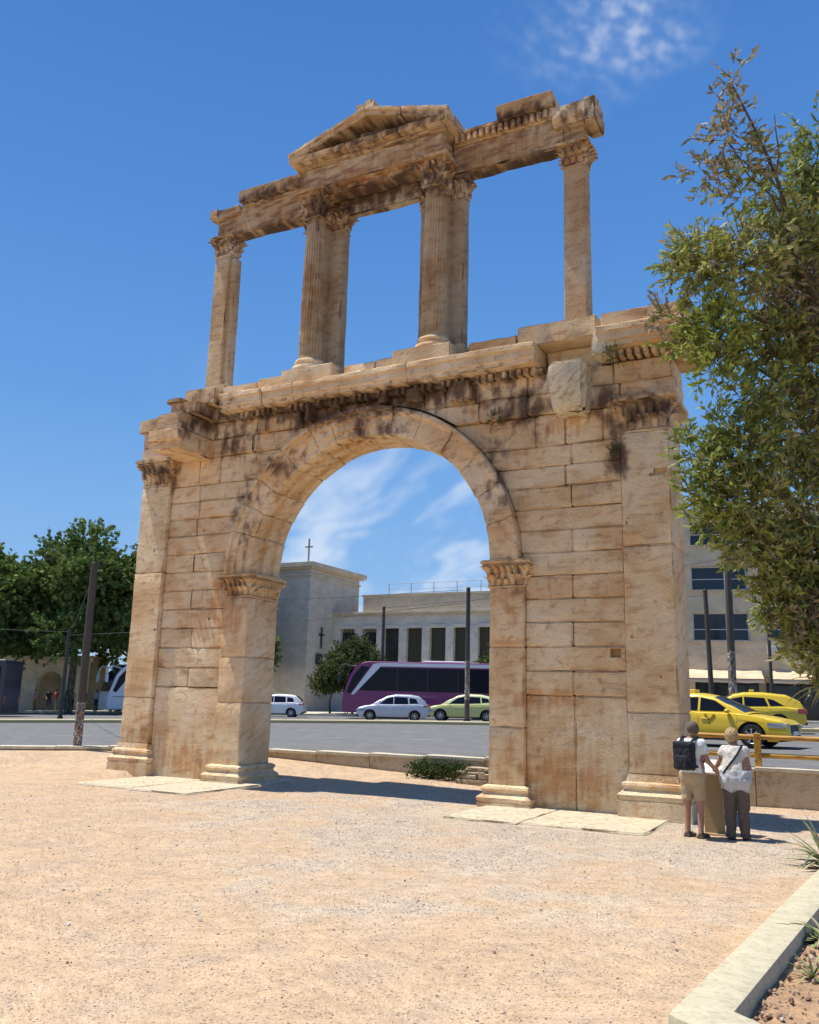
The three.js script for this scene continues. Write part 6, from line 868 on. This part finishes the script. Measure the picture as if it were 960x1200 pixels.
// clothing: the same field, let out and cut to a region, with folds
function garment(field, lo, hi, cut, thick, fold, cell = 0.013) { return uvBox(plainNormals(fieldMesh((p) => { const w = fold * (N3(p[0] * 7, p[1] * 4, p[2] * 7) * 0.6 + N3(p[0] * 16, p[1] * 9, p[2] * 16) * 0.3); return Math.max(field(p) - thick - w, cut(p)); }, lo, hi, cell))); }
function plainNormals(g) { const r = g.toNonIndexed(); return r; }
const SK = [0.42, 0.22, 0.14];
{ // ---- the man: cap-less, short grey hair, white shirt, khaki shorts, black rucksack
  const J = { hips: [0, 0.93, 0], waist: [0, 1.05, 0], chest: [0, 1.27, 0.0], neck: [0.0, 1.43, -0.02], head: [0.015, 1.53, -0.04], shL: [-0.17, 1.38, 0], shR: [0.17, 1.38, 0], elL: [-0.235, 1.11, 0.03], wrL: [-0.225, 0.87, -0.03], elR: [0.245, 1.13, -0.02], wrR: [0.3, 0.97, -0.23], hpL: [-0.09, 0.88, 0], knL: [-0.1, 0.5, -0.01], anL: [-0.095, 0.1, 0.02], hpR: [0.09, 0.88, 0], knR: [0.1, 0.5, -0.03], anR: [0.12, 0.1, 0.03] };
  const S = { hip: 0.135, waist: 0.125, chest: 0.135, arm: 0.046, thigh: 0.083, knee: 0.056, calf: 0.052 };
  const f = bodyField(J, S), m = thing('person', 'person in white shirt and khaki shorts with a black rucksack reading the panel', 'person', [6.95, siteH(6.95, 1.6) - 0.002, 1.58], -0.28);
  const hc = [0.02, 1.585, -0.055], hf = headField(hc, 0.25);
  const skin = (p) => { const n = 0.92 + 0.1 * N3(p[0] * 9, p[1] * 9, p[2] * 9); if (p[1] < 0.085) return [0.09, 0.06, 0.04]; return SK.map((v) => v * n); };
  const body = mergeGeometries([colourGeo(fieldMesh(f, [-0.34, 0.0, -0.34], [0.4, 1.48, 0.2], 0.0125), skin), colourGeo(fieldMesh(hf, [-0.12, 1.4, -0.22], [0.16, 1.72, 0.1], 0.0045), skin), colourGeo(handGeo(J.wrL, [0.02, -1, -0.15], [1, 0, -0.2], 0.5, 1), skin), colourGeo(handGeo(J.wrR, [0.15, -0.55, -0.8], [-0.2, -0.8, 0.5], 0.35, -1), skin)], false);
  part('body', body, skinMat, m);
  part('hair', fieldMesh((p) => Math.max(hf(p) - 0.008 - 0.004 * N3(p[0] * 60, p[1] * 60, p[2] * 60), hc[1] - 0.055 - p[1], hc[2] - 0.045 - p[2] - Math.max(0, p[1] - hc[1] - 0.045) * 1.3), [-0.12, 1.5, -0.2], [0.16, 1.72, 0.1], 0.005), mat(0.13, 0.1, 0.08, 0.9), m);
  const sleeve = (p, sh, el, t) => { const b = add3(el, sh, -1), L = b[0] * b[0] + b[1] * b[1] + b[2] * b[2], q = add3(p, sh, -1), u = (q[0] * b[0] + q[1] * b[1] + q[2] * b[2]) / L; const off = Math.hypot(...add3(q, b, -u)); return off < 0.12 && Math.abs(p[0]) > 0.16 ? u - t : -1; };
  part('shirt', garment(f, [-0.34, 0.86, -0.3], [0.4, 1.5, 0.26], (p) => { let c = Math.max(0.9 - p[1], p[1] - 1.45); const sl = p[0] < 0 ? sleeve(p, J.shL, J.elL, 0.62) : sleeve(p, J.shR, J.elR, 0.62); c = Math.max(c, sl * 0.25); if (p[1] < 1.12 && Math.abs(p[0]) > 0.2) c = Math.max(c, 0.02); return c; }, 0.022, 0.012), cloth(0.74, 0.78, 0.78), m);
  part('shorts', garment(f, [-0.25, 0.5, -0.22], [0.26, 0.98, 0.24], (p) => { let c = Math.max(0.54 - p[1], p[1] - 0.95); if (Math.abs(p[0]) > 0.2) c = Math.max(c, 0.02); return c; }, 0.026, 0.014), cloth(0.44, 0.34, 0.2), m);
  // rucksack
  const rs = part('rucksack', fieldMesh((p) => { const q = [Math.abs(p[0]) - 0.115, Math.abs(p[1] - 1.2) - 0.17, Math.abs(p[2] - 0.235) - 0.05]; const o = Math.hypot(Math.max(q[0], 0), Math.max(q[1], 0), Math.max(q[2], 0)) + Math.min(Math.max(...q), 0); const pk = Math.hypot(Math.max(Math.abs(p[0]) - 0.07, 0), Math.max(Math.abs(p[1] - 1.11) - 0.06, 0), Math.max(Math.abs(p[2] - 0.3) - 0.02, 0)) - 0.03; return smin(o - 0.04, pk, 0.02) + 0.006 * N3(p[0] * 12, p[1] * 12, p[2] * 12); }, [-0.2, 0.95, 0.08], [0.2, 1.46, 0.37], 0.011), cloth(0.012, 0.014, 0.02), m);
  part('strap', merge([-1, 1].map((s) => tube([[s * 0.09, 1.4, 0.17], [s * 0.11, 1.47, 0.05], [s * 0.12, 1.42, -0.1], [s * 0.14, 1.2, -0.16], [s * 0.15, 1.05, 0.02], [s * 0.12, 1.04, 0.16]], 0.02, 24, 8))), cloth(0.015, 0.016, 0.02), rs);
  part('wristband', xf(new THREE.TorusGeometry(0.033, 0.009, 8, 20), J.wrR[0] - 0.01, J.wrR[1] + 0.03, J.wrR[2] + 0.03, 0.2, 0.9), mat(0.35, 0.03, 0.02, 0.6), m);
  part('shoes', merge([J.anL, J.anR].map((a) => { const g = new RoundedBoxGeometry(0.1, 0.05, 0.27, 3, 0.022); g.translate(a[0], 0.025, a[2] - 0.07); return g; })), mat(0.12, 0.08, 0.05, 0.8), m);
}
{ // ---- the woman: light blouse, shirt tied round the waist, dark trousers, shoulder strap
  const J = { hips: [0, 0.87, 0.02], waist: [0.01, 1.0, 0.0], chest: [0.0, 1.19, -0.05], neck: [-0.01, 1.34, -0.1], head: [-0.02, 1.43, -0.14], shL: [-0.15, 1.29, -0.07], shR: [0.15, 1.29, -0.07], elL: [-0.25, 1.06, -0.14], wrL: [-0.33, 0.93, -0.36], elR: [0.2, 1.03, -0.03], wrR: [0.12, 0.93, -0.24], hpL: [-0.085, 0.82, 0], knL: [-0.095, 0.46, -0.02], anL: [-0.1, 0.09, 0.02], hpR: [0.085, 0.82, 0], knR: [0.09, 0.46, -0.02], anR: [0.1, 0.09, 0.0] };
  const S = { hip: 0.14, waist: 0.118, chest: 0.12, arm: 0.04, thigh: 0.085, knee: 0.056, calf: 0.05 };
  const f = bodyField(J, S), m = thing('person', 'person in pale blouse with a light shirt tied round the waist and dark trousers', 'person', [7.56, siteH(7.56, 1.45) - 0.002, 1.45], 0.12);
  const hc = [-0.03, 1.485, -0.155], hf = headField(hc, 0.4), skin = (p) => { const n = 0.95 + 0.1 * N3(p[0] * 9, p[1] * 9, p[2] * 9); return SK.map((v) => v * n); };
  part('body', mergeGeometries([colourGeo(fieldMesh(f, [-0.4, 0.0, -0.44], [0.32, 1.4, 0.22], 0.0125), skin), colourGeo(fieldMesh(hf, [-0.16, 1.3, -0.34], [0.12, 1.62, 0.0], 0.0045), skin), colourGeo(handGeo(J.wrL, [-0.2, -0.35, -0.9], [0.1, -0.9, 0.3], 0.4, 1), skin), colourGeo(handGeo(J.wrR, [-0.4, -0.1, -0.8], [0, -1, 0], 0.6, -1), skin)], false), skinMat, m);
  part('hair', fieldMesh((p) => { const q = hf(p) - 0.022 - 0.007 * N3(p[0] * 30, p[1] * 30, p[2] * 30) - 0.004 * N3(p[0] * 70, p[1] * 70, p[2] * 70); return Math.max(q, (hc[1] - 0.085 - p[1]), -(p[1] - hc[1] + (p[2] - hc[2] + 0.045) * 1.5)); }, [-0.17, 1.38, -0.34], [0.13, 1.66, 0.02], 0.005), mat(0.42, 0.3, 0.16, 0.85), m);
  part('blouse', garment(f, [-0.36, 0.95, -0.34], [0.3, 1.4, 0.2], (p) => { let c = Math.max(0.98 - p[1], p[1] - 1.355); for (const [s, sh, el] of [[-1, J.shL, J.elL], [1, J.shR, J.elR]]) { const d = Math.hypot(p[0] - el[0], p[1] - el[1], p[2] - el[2]); c = Math.max(c, (0.17 - d) * 0.7); } return c; }, 0.022, 0.014), cloth(0.66, 0.62, 0.56), m);
  part('trousers', garment(f, [-0.25, 0.0, -0.28], [0.25, 0.95, 0.24], (p) => Math.max(0.035 - p[1], p[1] - 0.93), 0.03, 0.016), cloth(0.12, 0.09, 0.07), m);
  part('tied_shirt', garment(f, [-0.28, 0.62, -0.26], [0.28, 1.06, 0.28], (p) => { let c = Math.max(0.7 + 0.025 * Math.sin(p[0] * 26) - p[1], p[1] - 1.0, -(p[2] + 0.1)); if (Math.abs(p[0]) > 0.235) c = Math.max(c, 0.02); return c; }, 0.04, 0.03), cloth(0.5, 0.51, 0.53), m);
  part('bag_strap', tube([[0.13, 1.36, -0.12], [0.1, 1.35, 0.0], [0.03, 1.22, 0.09], [-0.08, 1.08, 0.12], [-0.16, 0.97, 0.1], [-0.21, 0.9, 0.02]], 0.014, 30, 8), cloth(0.015, 0.014, 0.016), m);
  part('shoes', merge([J.anL, J.anR].map((a) => { const g = new RoundedBoxGeometry(0.09, 0.05, 0.25, 3, 0.022); g.translate(a[0], 0.025, a[2] - 0.06); return g; })), mat(0.05, 0.04, 0.035, 0.8), m);
}
{ // ---- the information lectern between them
  const l = thing('information_lectern', 'brown information lectern with sloping white panel between the two people', 'sign', [7.17, siteH(7.17, 1.1), 1.06], 0.0);
  const bm = new THREE.MeshStandardMaterial({ map: canvasTex(256, 256, (x, y) => { const m = 1 + 0.06 * tileNoise(x, y, 256, 30, 180) + 0.06 * tileNoise(x, y, 256, 90, 181); return [166 * m, 142 * m, 102 * m]; }), roughness: 0.75 });
  part('stand', merge([box(-0.145, 0.145, -0.03, 0.98, -0.07, 0.07, 0.01)]), bm, l); part('foot', box(-0.17, 0.17, -0.02, 0.025, -0.16, 0.16, 0.008), bm, l);
  const tex = canvasTex(256, 192, (x, y) => { const ink = (y > 20 && y < 170 && x > 16 && x < 240 && (Math.floor(y / 8) % 2 === 0) && N2(x * 0.22, Math.floor(y / 8) * 3) > -0.1 && Math.abs(x - 128) > 8); const ph = x > 150 && y > 105; return ph ? [150 + 30 * fbm2(x * 0.05, y * 0.05, 3), 140, 120] : ink ? [150, 148, 146] : [226, 224, 218]; });
  const pan = part('panel', xf(box(-0.3, 0.3, -0.018, 0.018, -0.22, 0.22, 0.006), 0, 1.0, -0.02, 0, 0.42), mat(0.62, 0.6, 0.56, 0.5), l);
  const pg = new THREE.PlaneGeometry(0.56, 0.4); pg.rotateX(-Math.PI / 2); part('printed_text', xf(pg, 0, 1.0 + 0.021, -0.02 + 0.009, 0, 0.42), new THREE.MeshStandardMaterial({ map: tex, roughness: 0.4 }), pan);
}
// ---- far pedestrians
{
  const J = { hips: [0, 0.93, 0], waist: [0, 1.05, 0], chest: [0, 1.27, 0], neck: [0, 1.43, 0], head: [0, 1.53, -0.02], shL: [-0.17, 1.38, 0], shR: [0.17, 1.38, 0], elL: [-0.24, 1.1, 0.03], wrL: [-0.22, 0.88, -0.06], elR: [0.24, 1.1, 0.02], wrR: [0.2, 0.95, -0.16], hpL: [-0.09, 0.88, 0], knL: [-0.11, 0.5, -0.05], anL: [-0.11, 0.1, -0.02], hpR: [0.09, 0.88, 0], knR: [0.1, 0.5, 0.0], anR: [0.11, 0.1, 0.06] };
  const f = bodyField(J, { hip: 0.15, waist: 0.14, chest: 0.15, arm: 0.055, thigh: 0.095, knee: 0.065, calf: 0.058 }), hf = headField([0, 1.58, -0.02], 0.05), full = (p) => Math.min(f(p), hf(p) - 0.008, Math.hypot(p[0] - J.wrL[0], p[1] - J.wrL[1] + 0.06, p[2] - J.wrL[2]) - 0.045, Math.hypot(p[0] - J.wrR[0], p[1] - J.wrR[1] + 0.05, p[2] - J.wrR[2] + 0.03) - 0.045);
  const base = fieldMesh(full, [-0.36, 0, -0.3], [0.36, 1.75, 0.22], 0.022);
  const mk = (top, bot, hair) => colourGeo(base.clone(), (p) => p[1] > 1.6 || (p[1] > 1.53 && p[2] > 0.02) ? hair : p[1] > 1.44 ? SK : (Math.abs(p[0]) > 0.19 && p[1] < 1.15) ? SK : p[1] > 0.92 ? top : p[1] > 0.07 ? bot : [0.05, 0.05, 0.05]);
  const T = { white: [0.6, 0.6, 0.58], black: [0.03, 0.03, 0.035], blue: [0.05, 0.08, 0.22], red: [0.35, 0.08, 0.07], grey: [0.2, 0.2, 0.21], green: [0.08, 0.14, 0.07], yellow: [0.5, 0.38, 0.08], navy: [0.02, 0.03, 0.07], brown: [0.14, 0.09, 0.06], beige: [0.42, 0.34, 0.24], pink: [0.5, 0.25, 0.25] };
  const r = prng(71), put = (x, z, a, b, where, group) => { const p = solo('person', mk(T[a], T[b], r() < 0.6 ? [0.03, 0.022, 0.016] : [0.16, 0.1, 0.05]), skinMat, `person in ${a} top and ${b} trousers standing ${where}`, 'person', group); p.position.set(x, roadH(x, z) + 0.145, z); p.rotation.y = r() * 6.28; };
  [[-23.6, -41.9, 'black', 'brown'], [-22.9, -42.2, 'white', 'navy'], [-22.3, -42.4, 'blue', 'black'], [-21.6, -42.3, 'black', 'grey'], [-24.3, -41.6, 'grey', 'navy'], [-20.9, -42.6, 'white', 'beige'], [-25.2, -41.2, 'red', 'black']].forEach(([x, z, a, b]) => put(x, z, a, b, 'by the bush before the church', 'people waiting before the church'));
  [[-44.6, -35.3, 'white', 'navy'], [-43.6, -35.9, 'blue', 'navy'], [-42.9, -36.1, 'navy', 'black'], [-42.3, -36.3, 'blue', 'grey'], [-45.6, -34.9, 'black', 'brown'], [-47.5, -33.9, 'red', 'grey'], [-48.2, -33.8, 'black', 'navy'], [-41.4, -36.9, 'white', 'beige'], [-49.4, -33.5, 'grey', 'brown'], [-43.2, -36.2, 'black', 'grey'], [-46.4, -34.5, 'beige', 'navy'], [-40.4, -37.3, 'pink', 'white']].forEach(([x, z, a, b]) => put(x, z, a, b, 'under the plane trees', 'people waiting under the plane trees'));
}
// look-alikes of one kind belong to one group
const groups = { trolley_pole: 'poles along the avenue', parked_car: 'cars on the far carriageway', taxi: 'taxis on the avenue', coach: 'coaches on the avenue', street_tree: 'small trees before the church', spiky_plant: 'spiky plants in the planter', shop_awning: 'awnings of the office block shops', wall_weed: 'weeds growing on the arch' };
for (const o of scene.children) { const k = o.name.replace(/_\d\d\d$/, ''); if (groups[k] && !o.userData.group) o.userData.group = groups[k]; }
renderer.render(scene, camera);
